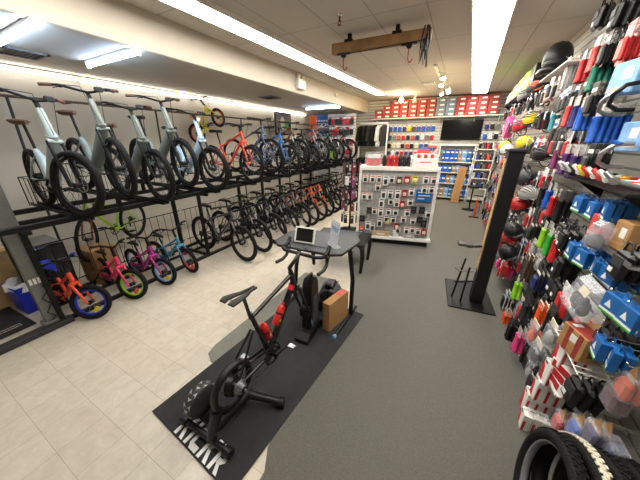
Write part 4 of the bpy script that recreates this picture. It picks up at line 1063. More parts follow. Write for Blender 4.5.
# red white stack boxes under it
for i in range(3):
    t = thing('carton_box', ['lowest','middle','upper'][i]+' flat red and white box stacked on the white bracket', 'box', (.95, 1.86, .56+.062*i), .2+.1*i, 'flat red and white boxes')
    obj('carton', MB().mat('white').box((0,0,0), (.22,.2,.058), .003), t); obj('panel', MB().mat('red').box((-.04,-.101,0), (.13,.002,.05)).box((-.111,.02,0), (.002,.13,.05)), t)
t = thing('wall_shelf', 'white bracket shelf under the flat red and white boxes', 'shelf', (.99, 1.87, .52))
obj('board', MB().mat('white_paint').box((0,0,0), (.31,.24,.016), .003), t); obj('lip', MB().mat('white_paint').box((-.155,0,.012), (.006,.24,.02)), t)

# ---------------- helmets
def helmet(lab, loc, c, c2, rz=0., tilt=0., rnd=False):
    t = thing('bike_helmet', lab, 'helmet', loc, 0, 'helmets on the right slat wall', rot=(0, tilt, rz))
    m = MB().mat(c).ell((0,0,0), (.105,.135,.115) if rnd else (.1,.14,.1), 18, 9, bot=-.25, top=.995); obj('shell', m, t)
    if not rnd:
        m = MB().mat(c2)
        for k in (-2,-1,0,1,2):
            m.tube([(.1*math.sin(k*.33)*1.03*math.cos(a), .143*math.sin(a), .1*math.cos(k*.33)*math.cos(a)*1.03) for a in [-1.1+.22*i for i in range(11)]], [.004+.005*math.sin(PI*i/10) for i in range(11)], 6)
        obj('vents', m, t)
    else:
        m = MB().mat('black')
        for k in range(6): a = 2*PI*k/6; m.ell((.06*math.cos(a), .08*math.sin(a), .086), (.012,.018,.01), 8, 5)
        obj('vents', m, t)
    obj('rim', MB().mat('black').tube([(.1*math.cos(a), .135*math.sin(a), -.028) for a in [2*PI*i/20 for i in range(20)]], .009, 6, closed=True), t)
    obj('visor', MB().mat(c2).prism([(-.06,0),(.06,0),(.045,.05),(-.045,.05)], .006, (0,-.12,-.01), (1,0,0), (0,-1,-.25)), t)
    obj('strap', MB().mat('black').tube([(-.08,-.03,-.02),(-.05,-.02,-.12),(0,-.01,-.16),(.05,-.02,-.12),(.08,-.03,-.02)], .006, 5), t)
    h = thing('helmet_peg', 'steel peg behind the '+' '.join(lab.split()[:9]), 'hook', (XR, loc[1], loc[2]-.01), 0, 'pegs holding helmets'); place('arm', hook_mesh(XR-loc[0]-.02), h)
    return t
t = thing('bike_helmet', 'large black full face helmet highest on the wall by the ceiling', 'helmet', (.92,5.0,3.04), -.35, 'helmets on the right slat wall')
m = MB().mat('black').ell((0,0,.06), (.155,.19,.2), 20, 10, bot=-.85); obj('shell', m, t)
obj('chin_bar', MB().mat('plastic_black').tube([(-.15*math.cos(a), -.24*math.sin(a), -.09) for a in [.1+.21*i for i in range(15)]], .04, 8), t)
obj('opening', MB().mat('charcoal').ell((0,-.11,-.0), (.11,.09,.06), 14, 7), t)
obj('edge_trim', MB().mat('grey').tube([(-.155*math.cos(a), -.19*math.sin(a), -.12) for a in [.0+.21*i for i in range(16)]], .008, 6), t)
t = thing('wall_shelf', 'white shelf plank under the large black full face helmet', 'shelf', (1.0, 4.75, 2.9))
obj('board', MB().mat('white_paint').box((0,0,0), (.3,1.2,.02), .004), t); obj('bracket', MB().mat('white_paint').box((.05,0,-.03), (.2,.03,.04)), t)
h = thing('helmet_peg', 'steel peg behind the large black full face helmet', 'hook', (XR, 5.05, 3.02), 0, 'pegs holding helmets'); place('arm', hook_mesh(.2), h)
helmet('black and yellow helmet left of the all black vented helmet', (.88,5.3,2.4), 'yellow', 'black', .4, -.6)
helmet('all black vented helmet below the large full face one', (.93,4.75,2.33), 'plastic_black', 'charcoal', .4, -.6)
helmet('glossy black helmet right of the display stand top', (.9,4.15,1.93), 'plastic_black', 'charcoal', .3, -.5)
helmet('black round helmet with pink straps just behind the stand', (.86,4.45,1.6), 'charcoal', 'pink', .2, -.6, True)
helmet('pale grey helmet above the bright red helmet', (.86,4.05,1.46), 'lightgrey', 'grey', .3, -.5)
helmet('bright red helmet below the pale grey helmet', (.83,4.2,1.28), 'red', 'black', .3, -.4, True)
helmet('black round skate helmet below the bright red helmet', (.8,3.97,.98), 'black', 'black', .2, -.5, True)
helmet('lower black round skate helmet above the red bag', (.79,3.85,.71), 'black', 'black', .2, -.5, True)
helmet('small coral helmet between the two black skate helmets', (.8,4.12,.84), 'coral', 'coral', .2, -.5, True)
helmet('yellow helmet farther along behind the display stand top', (.78,6.6,1.97), 'yellow', 'yellow', .2, -.5, True)
helmet('white round helmet beside the yellow one behind the stand', (.78,6.2,1.92), 'white', 'lightgrey', .2, -.5, True)
helmet('small yellow helmet just above the display stand top', (.83,5.05,2.05), 'yellow', 'lime', .2, -.5, True)
helmet('red helmet far along below the white shelf of bottles', (.8,5.6,2.3), 'red', 'black', .2, -.5)
helmet('grey helmet in the high row beside lime green boxes', (.85,6.4,2.85), 'grey', 'black', .2, -.5)
helmet('orange helmet in the high row below the large full face one', (.85,5.6,2.85), 'charcoal', 'orange', .2, -.5)
big_pack('pink striped package with cyan corner far along the wall', (.85, 7.3, 2.36), (.14,.3,.34), 'pink', (.5,0,.1), 'cyan')
t = thing('plastic_bag', 'red mesh bag low on the wall below the skate helmets', 'bag', (.84, 3.9, .45))
obj('body', MB().mat('red').box((0,0,0), (.12,.2,.22), .05), t); obj('strap', MB().mat('black').tube([(0,-.05,.1),(0,-.03,.16),(0,.03,.16),(0,.05,.1)], .007, 5), t)
h = thing('peg_hook', 'long steel hook carrying the red mesh bag', 'hook', (XR, 3.9, .6)); place('arm', hook_mesh(.32), h)

# ---------------- filler rows further along the wall
ROWS = [('top',2.78),('high',2.45),('upper',2.1),('chest',1.72),('waist',1.36),('thigh',1.0),('knee',.66),('low',.34)]
KINDS = [('card_black','black'),('pouch','black'),('card_white','white'),('grip','black'),('card_red','red'),('bluebox','blue'),('pouch','black'),('rod','silver'),('card_plum','plum'),('card_black','black'),('card_redwhite','red'),('bag_gray','grey'),('grip','charcoal'),('card_navy','navy'),('card_white','white'),('tube','orange'),('grip','red'),('pouch','black')]
HZ = [(h_[4], h_[5]+.08) for h_ in RW]+[(5.1,3.12),(5.3,2.4),(4.75,2.33),(4.15,1.93),(4.45,1.6),(4.05,1.46),(4.2,1.28),(3.97,.98),(3.85,.71),(4.12,.84),(6.6,1.97),(6.2,1.92),(5.05,2.05),(5.6,2.3),(6.4,2.85),(5.6,2.85),(7.3,2.36),(7.45,2.36),(3.9,.5)]
r2 = random.Random(11)
for rn, z in ROWS:
    y = 4.3 if rn not in ('low',) else 4.3; idx = 0
    while y < 8.7:
        z2 = z+r2.uniform(-.03,.03)
        if all(abs(a-y) > .13 or abs(b-z2) > .2 for a, b in HZ):
            kd, c = r2.choice(KINDS); col = CN.get(c, c); nm = NAMES[kd]
            xf = .86+r2.uniform(-.03,.05)
            L = XR-xf+.025
            place_ = f'{rn} row of the far right wall, {ORD[idx]} hook along'
            tag(place('peg_hook', hook_mesh(L), None, (XR, y, z2+.005)), f'steel peg hook, {place_}', 'hook', 'peg hooks on the right slat wall')
            for q in range(2 if y < 6.5 else 1):
                product(kd, c, f'{col} {nm}, {place_}' + ((', in front' if q == 0 else ', behind') if y < 6.5 else ''), (xf+q*.06, y, z2), r2.uniform(-.1,.1), 'hanging packs on the right slat wall')
            idx += 1
        y += .15 if y < 6 else .22
# extra fill in near rows between explicit hooks
NR = [('eye row',2.16,2.3,4.2),('stem row',1.78,2.95,4.2),('chest row',1.45,2.75,4.2),('belt row',1.03,2.05,4.2),('shin row',.4,2.2,4.0),('crown row',2.62,3.2,4.4),('ankle row',.2,2.2,3.9),('hip row',.72,2.3,3.9),('head row',2.3,3.4,4.3)]
for rn, z, y0, y1 in NR:
    y = y0; idx = 0
    while y < y1:
        if all(abs(a-y) > .085 or abs(b-z) > .16 for a, b in HZ) and not (1.7 < z < 2.3 and y < 3.25):
            kd, c = r2.choice([('card_black','black'),('pouch','black'),('card_white','white'),('grip','charcoal'),('card_redwhite','red'),('bag_clear','clear')])
            xf = .93; place_ = f'{rn} of the near right wall, {ORD[idx]} hook'
            tag(place('peg_hook', hook_mesh(XR-xf+.025), None, (XR, y, z+.005)), f'steel peg hook, {place_}', 'hook', 'peg hooks on the right slat wall')
            for q in range(2): product(kd, c, f'{CN.get(c,c)} {NAMES[kd]}, {place_}, ' + ('in front' if q == 0 else 'behind'), (xf+q*.065, y, z), r2.uniform(-.1,.1), 'hanging packs on the right slat wall')
            idx += 1
        y += .12
# top riser shelf with lime boxes
t = thing('wall_shelf', 'long black sloping shelf high on the far right wall', 'shelf', (1.0, 7.9, 2.98))
obj('board', MB().mat('plastic_black').box((0,0,0), (.3,3.6,.025), .004), t)
for y in (-1.6, -.5, .6, 1.6): obj('bracket', MB().mat('black_steel').prism([(-.12,0),(.14,0),(.14,-.2)], .014, (0,y,-.012), (1,0,0), (0,0,1)), t)
bx = [('lime',6.7,.3),('lime',7.02,.34),('lime',7.34,.32),('lime',7.66,.32),('lime',7.98,.3),('cream',8.3,.3),('kraft',8.62,.28),('white',8.94,.24),('cream',9.26,.22)]
for i, (c, y, h) in enumerate(bx):
    cn = {'lime':'lime green','cream':'cream','kraft':'tan','white':'white'}[c]
    t = thing('carton_box', f'{cn} carton on the high black shelf, {ORD[i]} from its near end', 'box', (1.0, y, 2.995), 0, 'cartons on the high black shelf')
    obj('carton', MB().mat(c).box((0,0,h/2), (.24,.28,h), .004), t); obj('label', MB().mat('printed_white').box((-.1205,0,h*.5), (.002,.14,.08)), t); obj('tape', MB().mat('kraft').box((0,0,h+.0005), (.24,.04,.001)), t)
t = thing('carton_box', 'black carton at the near end of the high black shelf', 'box', (1.0, 6.3, 2.995), 0)
obj('carton', MB().mat('black').box((0,0,.16), (.24,.3,.32), .004), t); obj('label', MB().mat('white').box((-.1205,0,.12), (.002,.2,.04)), t)

# ---------------- tires at the lower right
def tire(lab, loc, wall, rot, R=.335, r=.034, rimmed=False):
    t = thing('bicycle_tyre', lab, 'tire', loc, 0, 'tires leaning at the lower right', rot=rot)
    m = MB().mat('tire_rubber').torus((0,0,R), (1,0,0), R-r, r, 48, 10, 1.15); obj('casing', m, t)
    k = MB().mat('tire_rubber' if not wall else 'cream')
    for i in range(64):
        a = 2*PI*i/64
        for s in ((-.016, 0), (.0, .5), (.016, 0)):
            aa = a+s[1]*2*PI/64; rr = R-r+math.sqrt(max(0, r*r-(s[0]/1.15)**2))+.001
            k.box((s[0], rr*math.cos(aa), R+rr*math.sin(aa)), (.012,.018,.006), 0, rot=(aa-PI/2, 0, 0))
    obj('tread', k, t)
    if wall: obj('whitewall', MB().mat('cream').torus((0,0,R), (1,0,0), R-r*.86, .031, 48, 8, .95), t)
    g = MB().mat('printed_white')
    for i in range(9):
        a = 2.55+.032*i; rr = R-r*1.0; g.box((-r*1.15-.0006, rr*math.cos(a), R+rr*math.sin(a)), (.0015, .008, .02 if i % 3 else .012), 0, rot=(a-PI/2, 0, 0))
    obj('sidewall_lettering', g, t)
    if rimmed: obj('bead_card', MB().mat('grey').torus((0,0,R), (1,0,0), R-r*1.95, .008, 40, 5, 2.6), t)
    return t
TT = (0, .1, 0)
tire('black fat tire with pale inner band, leftmost at the lower right corner', (.68,1.18,.02), False, (0,.1,0), rimmed=True)
tire('cream tread tire between the black tires at the lower right', (.775,1.2,.02), True, (0,.1,.03))
tire('knobby black tire right of the cream tread tire', (.86,1.18,.02), False, (0,.1,.0))
tire('last black tire nearest the slat wall at the lower right', (.945,1.2,.02), False, (0,.1,.02))
# ------------------------------------------------------------------ gondola display
GA = math.atan2(5.33-4.96, 1.46)
t = thing('display_gondola', 'white framed display gondola full of small packs in the middle', 'display', (-1.0, 5.145, .006), GA)
W = 1.5; Ht = 1.56
obj('kick_base', MB().mat('plastic_black').box((0,.3,.06), (1.46,.56,.12)), t)
obj('base_deck', MB().mat('white_paint').box((0,.26,.15), (1.56,.66,.06), .006), t)
obj('back_panel', MB().mat('lightgrey').box((0,.04,.86), (W-.06,.03,1.38)), t)
g = MB().mat('grey')
for i in range(19): g.box((-.72+.08*i,.02,.86), (.004,.004,1.36))
for i in range(17): g.box((0,.018,.22+.08*i), (1.44,.004,.004))
obj('wire_grid', g, t)
fr = MB().mat('white_paint')
for s in (-1, 1): fr.box((s*(W/2-.02),.02,.86), (.05,.07,1.42), .005)
fr.box((0,.02,Ht), (W,.07,.05), .005); obj('frame', fr, t)
obj('top_shelf', MB().mat('white_paint').box((0,.24,Ht+.035), (W,.5,.025), .004), t)
obj('side_panel', MB().mat('white_paint').box((W/2-.02,.3,.86), (.03,.5,1.4)), t); obj('side_panel', MB().mat('white_paint').box((-W/2+.02,.3,.86), (.03,.5,1.4)), t)
gx = Vector((math.cos(GA), math.sin(GA), 0)); gy = Vector((-math.sin(GA), math.cos(GA), 0))
def gp(u, v, d=-.0): # u across 0..1, v height m, d offset toward the back
    return Vector((-1.0, 5.145, 0))+gx*((u-.5)*1.42)+gy*d+Vector((0,0,v))
GI = [('o',.06,1.45),('o',.16,1.45),('w',.25,1.45),('W',.34,1.45),('g',.42,1.45),('b',.52,1.44),('r',.62,1.45),('y',.72,1.46),('w',.86,1.46),('w',.96,1.46),
 ('w',.24,1.29),('w',.86,1.28),('g',.95,1.28),('W',.33,1.18),('W',.42,1.18),('W',.52,1.18),('r',.61,1.19),('w',.7,1.22),
 ('o',.06,1.1),('o',.14,1.1),('W',.31,1.0),('r',.6,.97),('k',.15,.8),('w',.22,.8),('W',.31,.8),('k',.76,.87),('k',.87,.87),
 ('W',.31,.58),('g',.4,.65),('g',.5,.64),('w',.64,.66),('k',.86,.67),('k',.92,.6),('W',.14,.5),('W',.21,.47),('w',.58,.42),('w',.7,.42),('w',.86,.42),('r',.94,.42),
 ('g',.44,1.02),('w',.52,.98),('w',.42,.8),('g',.52,.8),('w',.68,.8),('g',.7,1.02),('w',.77,.63),('r',.56,.5),('k',.05,.62),('y',.42,.6),('w',.78,.45),('g',.96,.8)]
GC = dict(o=('orange','orange and black'), w=('white','small white'), W=('white','tall white'), g=('grey','grey'), b=('brown','brown'), r=('red','red'), y=('yellow','yellow'), k=('black','black'))
cnt = {}; GP = {}
rown = lambda v: 'top' if v > 1.38 else 'second' if v > 1.25 else 'third' if v > 1.13 else 'fourth' if v > 1.05 else 'fifth' if v > .93 else 'sixth' if v > .74 else 'seventh' if v > .55 else 'bottom'
GI.sort(key=lambda q: (rown(q[2]), q[1]))
for c, u, v in GI:
    r = rown(v); i = cnt.get((c, r), 0); cnt[(c, r)] = i+1
    mc, desc = GC[c]; tall = c == 'W'; p = gp(u, v, -.055)
    t = thing('product_card', f'{desc} pack on the gondola front, {r} row, {ORD[i]} of its colour from left', 'pack', p, GA, 'small packs on the gondola front'); t.scale = (1.25, 1.3, 1.25)
    key = ('gon', c)
    if key not in GP:
        h = .15 if tall else .11
        GP[key] = (MB().mat('white' if c in 'wWgo' else mc).box((0,0,-h/2), (.085,.004,h), .001).mesh('card'),
                   MB().mat('charcoal' if c in 'wWko' else 'black' if c == 'g' else 'cream').box((0,-.012,-h*.6), (.05,.022,h*.5), .008).mesh('blister'),
                   MB().mat('orange' if c == 'o' else 'red' if c == 'w' else 'charcoal').box((0,-.003,-h*.14), (.06,.002,.014)).mesh('title_strip'),
                   MB().mat('chrome').tube([(0,.06,-.012),(0,-.03,-.012),(0,-.036,-.002)], .003, 5).mesh('peg'))
    for nm, me in zip(('card','blister','title_strip'), GP[key][:3]): place(nm, me, t)
    hk = tag(place('display_peg', GP[key][3], None, p+Vector((0,0,.006)), (0,0,GA)), f'peg on the gondola behind {desc} pack, {r} row, {ORD[i]} from left', 'hook', 'pegs on the gondola front')
t = thing('sign_board', 'bright blue printed board on the right of the gondola', 'sign', gp(.87, 1.09, -.03), GA)
obj('panel', MB().mat('boxblue').box((0,0,0), (.3,.012,.24), .002), t); m = MB().mat('printed_white')
for x, z, w_ in ((-.07,.06,.1),(.07,.05,.08),(0,.0,.22),(-.05,-.06,.12)): m.box((x,-.0065,z), (w_,.001,.018))
obj('print', m, t)
# items on the deck
for i, (c, u, w_, h, lab) in enumerate((('boxblue',.05,.1,.1,'small blue carton standing on the gondola deck at the left corner'),('orange',.05,.09,.07,'small orange carton stacked on the blue one at the gondola corner'),('tan',.34,.34,.1,'long tan pack lying on the gondola deck'),('lime',.0,.06,.08,'small lime carton at the left end of the gondola deck'),('white',.56,.12,.14,'small white carton on the gondola deck beside the long tan pack'),('lightgrey',.74,.2,.1,'pale grey carton on the right half of the gondola deck'))):
    z = .18 if c != 'orange' else .28
    t = thing('carton_box', lab, 'box', gp(u, z+.006, -.02 if c != 'lime' else -.0), GA, 'cartons on the gondola deck')
    obj('carton', MB().mat(c).box((0,0,h/2), (w_,.07,h), .003), t); obj('label', MB().mat('printed_white').box((0,-.0355,h*.55), (w_*.5,.001,h*.3)), t)
# top bins and bottles
def bottle(lab, loc, c, cap, grp): 
    t = thing('water_bottle', lab, 'bottle', loc, 0, grp)
    if ('bt', c) not in GP or ('btc', cap) not in GP:
        GP[('bt', c)] = MB().mat(c).lathe([(.03,0),(.036,.005),(.036,.09),(.031,.1),(.036,.112),(.036,.16),(.028,.175)], n=12).mesh('body'); GP[('btc', cap)] = MB().mat(cap).lathe([(.03,.173),(.03,.19),(.012,.198),(.012,.215)], n=10).mesh('cap')
    place('body', GP[('bt', c)], t); place('cap', GP[('btc', cap)], t)
zt = Ht+.056
i = 0
for row in range(2):
    for j, c in enumerate(['black','red','red','red','black','black','black']):
        bottle(f'{c} bottle on the gondola top, {"front" if row == 0 else "back"} row, {ORD[j]} from the left', gp(.3+.045*j*1.2, zt, .12+.1*row), c, c, 'bottles on the gondola top')
t = thing('display_bin', 'clear bin of red and white packs at the left of the gondola top', 'bin', gp(.15, zt, .2), GA)
obj('tub', MB().mat('glass_clear').box((0,0,.13), (.34,.24,.26), .01), t); obj('contents', MB().mat('coral').box((0,0,.09), (.3,.2,.17), .03).mat('white').box((0,-.03,.19), (.26,.1,.05), .01), t); obj('label', MB().mat('printed_white').box((0,-.122,.18), (.24,.002,.06)), t)
t = thing('display_bin', 'low white tray of red packs at the right of the gondola top', 'bin', gp(.83, zt, .2), GA)
obj('tub', MB().mat('white_paint').box((0,0,.08), (.46,.26,.16), .006), t); m = MB().mat('white')
for j in range(7): m.mat('coral' if j % 2 else 'white').box((-.18+.06*j,0,.18), (.05,.2,.1), .004)
obj('contents', m, t); obj('label', MB().mat('printed_white').box((0,-.1315,.09), (.3,.002,.07)).mat('coral').box((0,-.133,.09), (.2,.002,.02)), t)
# second gondola run behind, its right side in view
t = thing('display_gondola', 'second white gondola behind the front one, loaded on its aisle side', 'display', (-.95, 7.4, .006), 0)
obj('kick_base', MB().mat('plastic_black').box((0,0,.06), (.8,2.6,.12)), t); obj('base_deck', MB().mat('white_paint').box((0,0,.15), (.95,2.7,.06), .006), t)
obj('spine', MB().mat('slatwall_white').box((0,0,.9), (.08,2.6,1.46)), t)
m = MB().mat('white_paint')
for z in (.55, .95, 1.35): m.box((.22,0,z), (.38,2.6,.02))
obj('shelves', m, t); obj('top_shelf', MB().mat('white_paint').box((0,0,1.63), (.8,2.6,.03), .004), t)
i = 0
cs = ['white','kraft','coral','white','charcoal','boxblue','cream','red','white','kraft','black']
for zi, z in enumerate((.18,.56,.96,1.36,1.645)):
    y = 6.25; k = 0
    while y < 8.6:
        c = cs[(i*7+zi*3) % len(cs)]; w_ = .2+.03*((i*5) % 4); h = .16+.03*((i*3) % 5)
        cn = {'kraft':'tan','boxblue':'blue','coral':'coral red','charcoal':'dark grey'}.get(c, c)
        t = thing('carton_box', f'{cn} carton on the rear gondola, {["deck","low shelf","middle shelf","upper shelf","top"][zi]}, {ORD[k]} from the near end', 'box', (-.74, y, z+.012), 0, 'cartons on the rear gondola')
        obj('carton', MB().mat(c).box((0,0,h/2), (.24,w_-.02,h), .003), t); obj('label', MB().mat('printed_white' if c != 'white' else 'coral').box((.1205,0,h*.5), (.002,w_*.5,h*.35)).box((0,-(w_-.02)/2-.0005,h*.5), (.12,.001,h*.3)), t)
        y += w_; i += 1; k += 1
# spinner rack left of gondola
t = thing('spinner_rack', 'narrow dark spinner rack of small goods left of the gondola', 'rack', (-2.12, 5.55, .006), .3)
obj('base', MB().mat('black_steel').lathe([(.26,0),(.26,.02),(.05,.05)], n=18), t); obj('pole', MB().mat('black_steel').cyl((0,0,.03), (0,0,1.7), .02), t)
for z in (.45,.75,1.05,1.35,1.62): obj('wire_ring', MB().mat('black_steel').torus((0,0,z), (0,0,1), .17, .005, 20, 4).tube([(-.17,0,z),(.17,0,z)], .005, 5).tube([(0,-.17,z),(0,.17,z)], .005, 5), t)
r3 = random.Random(4)
for zi, z in enumerate((.45,.75,1.05,1.35,1.62)):
    for j in range(8):
        a = 2*PI*j/8+.3; c = r3.choice(['black','charcoal','black','plum','maroon','brown','white','navy'])
        if math.sin(a) > .75: continue
        cn = {'charcoal':'dark grey','navy':'dark navy'}.get(c, c)
        t2 = thing('spinner_pack', f'{cn} pack on the dark spinner rack, {["lowest","second","third","fourth","top"][zi]} ring, {ORD[j]} place around', 'pack', (-2.12+.195*math.cos(a+.3), 5.55+.195*math.sin(a+.3), z+.0), a+.3, 'packs on the spinner rack')
        if ('sp', c) not in GP: GP[('sp', c)] = (MB().mat(c).box((0,0,-.11), (.03,.09,.2), .01).mesh('body'), MB().mat('lightgrey').box((.016,0,-.06), (.002,.05,.04)).mesh('label'))
        place('body', GP[('sp', c)][0], t2); place('label', GP[('sp', c)][1], t2)

# ------------------------------------------------------------------ back wall
t = thing('wall_shelf', 'long white shelf carrying rows of shoe boxes along the back wall', 'shelf', (-1.1, 10.55, 2.84))
obj('board', MB().mat('white_paint').box((0,0,0), (4.3,.36,.03), .004), t); 
for x in (-2,-.9,.2,1.3,2.0): obj('bracket', MB().mat('white_paint').prism([(-.18,0),(.18,0),(.18,-.2)], .016, (x,0,-.015), (0,1,0), (0,0,1)), t)
BXM = {}
for col in range(13):
    x = -3.0+.305*col; c = 'boxgrey' if col in (7, 8) else 'boxred'
    if col == 13: continue
    for row in range(4):
        if col == 0 and row > 1 or (col == 1 and row == 3): continue
        cn = 'grey blue' if c == 'boxgrey' else 'brick red'
        t = thing('shoe_box', f'{cn} shoe box on the long back shelf, {ORD[col]} stack from left, {["bottom","second","third","top"][row]} box', 'box', (x, 10.54+random.uniform(-.01,.01), 2.857+.143*row), random.uniform(-.02,.02), 'shoe boxes on the back shelf')
        if c not in BXM: BXM[c] = (MB().mat(c).box((0,0,.05), (.285,.3,.1), .002).mesh('carton'), MB().mat(c).box((0,0,.12), (.293,.308,.042), .003).mesh('lid'), MB().mat('printed_white').box((.03,-.1505,.062), (.14,.002,.05)).mesh('label'))
        for nm, me in zip(('carton','lid','label'), BXM[c]): place(nm, me, t)
t = thing('television', 'wide black television mounted on the back wall under the shoe boxes', 'television', (-.12, 10.68, 2.42))
obj('bezel', MB().mat('tv_plastic').box((0,-.03,0), (1.24,.05,.66), .008), t); obj('screen', MB().mat('screen').box((0,-.056,.005), (1.19,.003,.61)), t); obj('mount', MB().mat('black_steel').box((0,.03,0), (.4,.08,.3)), t)
def shelving(lab, x, w, zs, top, y=10.55, d=.36):
    t = thing('shelving_unit', lab, 'shelving', (x, y, .006))
    for s in (-1, 1): obj('side_panel', MB().mat('white_paint').box((s*(w/2-.015),0,top/2), (.03,d,top), .003), t)
    obj('back_panel', MB().mat('white_paint').box((0,d/2-.01,top/2), (w-.06,.012,top)), t)
    for z in zs: obj('shelf', MB().mat('white_paint').box((0,0,z), (w-.06,d,.03), .003), t)
    return t
ZS = (.12,.62,1.0,1.36,1.92)
shelving('white shelving unit of blue boxes under the television', -.12, 1.12, ZS, 1.94)
i = 0
SHN = ['floor shelf','second shelf','third shelf','fourth shelf']
for zi, z in enumerate((.12,.62,1.0,1.36)):
    hmax = (.4,.3,.28,.46)[zi]; x = -.57; k = 0
    while x < .36:
        c = ['boxblue','blue','skyblue','boxblue','kraft','blue','boxblue','charcoal','skyblue'][(i*4) % 9]; w_ = .1+.02*((i*3) % 4)
        cn = {'boxblue':'mid blue','skyblue':'pale blue','kraft':'tan','charcoal':'dark grey','blue':'deep blue'}[c]
        st = 2 if zi in (0, 3) else 1
        for q in range(st):
            h = hmax/st*.85
            t = thing('carton_box', f'{cn} carton in the shelving under the television, {SHN[zi]}, {ORD[k]} from left'+('' if st == 1 else ', upper' if q else ', lower'), 'box', (x+w_/2, 10.5, z+.023+q*h), 0, 'cartons in the white shelving')
            obj('carton', MB().mat(c).box((0,0,h/2), (w_-.012,.24,h-.006), .002), t); obj('label', MB().mat('printed_white').box((0,-.1208,h*.62), (w_*.6,.001,h*.22)), t)
        x += w_; i += 1; k += 1
shelving('narrow white shelving of bottles right of the television unit', .74, .56, (.12,.5,.85,1.15,1.45,1.8), 1.85)
i = 0
for zi, z in enumerate((.5,.85,1.15,1.45,1.8)):
    for j in range(6):
        c = ['charcoal','blue','maroon','white','black','coral','navy','grey'][(i*3+zi) % 8]; i += 1
        cn = {'charcoal':'dark grey','navy':'dark navy','coral':'coral red'}.get(c, c)
        bottle(f'{cn} bottle in the narrow white shelving, {["lowest","second","third","fourth","top"][zi]} shelf, {ORD[j]} from left', (.54+.08*j, 10.45, z+.023), c, 'black' if c != 'black' else 'white', 'bottles in the narrow shelving')
# leaning cardboard
t = thing('cardboard_box', 'tall narrow cardboard box leaning on the white shelving', 'box', (.1, 10.16, .006), 0, rot=(-.1,.06,0))
obj('carton', MB().mat('cardboard').box((0,0,.62), (.26,.14,1.24), .004), t); obj('tape', MB().mat('kraft').box((0,-.0705,.62), (.04,.001,1.2)), t)
t = thing('bar_stool', 'round black stool before the narrow white shelving', 'stool', (.55, 9.2, .006))
obj('base', MB().mat('black_steel').lathe([(.2,0),(.2,.015),(.03,.04)], n=20), t); obj('column', MB().mat('black_steel').cyl((0,0,.03),(0,0,.72),.022), t); obj('seat', MB().mat('plastic_black').lathe([(.16,.7),(.18,.72),(.18,.75),(.16,.765)], n=20), t)
t = thing('floor_pump', 'orange red floor pump standing right of the black stool', 'pump', (.66, 8.3, .006))
obj('base', MB().mat('black_steel').box((0,0,.012), (.24,.1,.024), .006), t); obj('barrel', MB().mat('kid_orange').cyl((0,0,.02),(0,0,.52),.024), t); obj('shaft', MB().mat('steel').cyl((0,0,.52),(0,0,.62),.008), t); obj('handle', MB().mat('plastic_black').tube([(-.12,0,.63),(.12,0,.63)], .016, 8), t); obj('hose', MB().mat('plastic_black').tube([(.02,0,.06),(.1,0,.2),(.08,0,.5),(.04,0,.56)], .007, 6), t)
# hanging goods on the back slat wall, left of the television
r4 = random.Random(5); HB = {}
def small_hang(lab, loc, c, rz, group, h=.16, w_=.12, top='white'):
    t = thing('hanging_pack', lab, 'pack', loc, rz, group)
    k = ('sh', c, h, w_, top)
    if k not in HB: HB[k] = (MB().mat(c).box((0,-.02,-h*.6), (w_,.05,h), .012).mesh('body'), MB().mat(top).box((0,0,.0), (w_*.8,.006,h*.4), .001).mesh('header_card'))
    place('body', HB[k][0], t); place('header_card', HB[k][1], t)
for ri, z in enumerate((2.58,2.28,1.98,1.7,1.42)):
    for j in range(11):
        x = -2.55+.17*j
        if x > -.85: continue
        c = ['blue','blue','blue','navy','yellow','brown','blue'][j % 7] if ri == 0 else r4.choice(['coral','white','navy','black','blue','grey','cream','red'])
        cn = {'navy':'dark navy','coral':'coral red'}.get(c, c)
        small_hang(f'{cn} pack on the back wall left of the television, {["top","second","third","fourth","lowest"][ri]} row, {ORD[j]} from left', (x, 10.68, z), c, 0, 'packs on the back slat wall')
for ri, z in enumerate((2.6,2.3,2.02)):
    for j in range(3):
        c = [['navy','black','grey'],['blue','white','black'],['maroon','navy','white']][ri][j]; cn = {'navy':'dark navy'}.get(c, c)
        small_hang(f'{cn} pack right of the television, {["top","middle","lowest"][ri]} row, {ORD[j]} from left', (.62+.16*j, 10.68, z), c, 0, 'packs right of the television')
# clothing stand left of back wall
t = thing('clothing_rail', 'white clothing frame hung with dark jackets at the back left', 'rail', (-3.1, 10.2, .006))
for s in (-1, 1): obj('upright', MB().mat('white_paint').box((s*.55,0,1.35), (.05,.06,2.7), .004), t); obj('foot', MB().mat('white_paint').box((s*.55,0,.02), (.06,.5,.04), .004), t)
obj('bar', MB().mat('white_paint').box((0,0,2.68), (1.15,.06,.05), .004), t); obj('bar', MB().mat('steel').cyl((-.55,0,1.5),(.55,0,1.5),.015), t)
for z, n_ in ((2.62, 6), (1.46, 6)):
    for j in range(n_):
        c = ['black','black','charcoal','black','white','charcoal'][j]; cn = {'charcoal':'dark grey'}.get(c, c)
        t = thing('jacket', f'{cn} jacket on the white clothing frame, {"upper" if z > 2 else "lower"} bar, {ORD[j]} from left', 'jacket', (-3.55+.18*j, 10.2, z), PI/2-.4, 'jackets on the clothing frame')
        k = ('jk', c)
        if k not in HB:
            m = MB().mat(c); m.prism([(-.22,-.08),(-.1,0),(.1,0),(.22,-.08),(.27,-.55),(.2,-.57),(.17,-.25),(.18,-.75),(-.18,-.75),(-.17,-.25),(-.2,-.57),(-.27,-.55)], .09, (0,.045,0), (1,0,0), (0,0,1)); HB[k] = m.mesh('body'); HB['hg'] = MB().mat('steel').tube([(0,0,0),(0,0,.05),(.02,0,.07)], .006, 5).mesh('hanger')
        place('body', HB[k], t); place('hanger', HB['hg'], t)
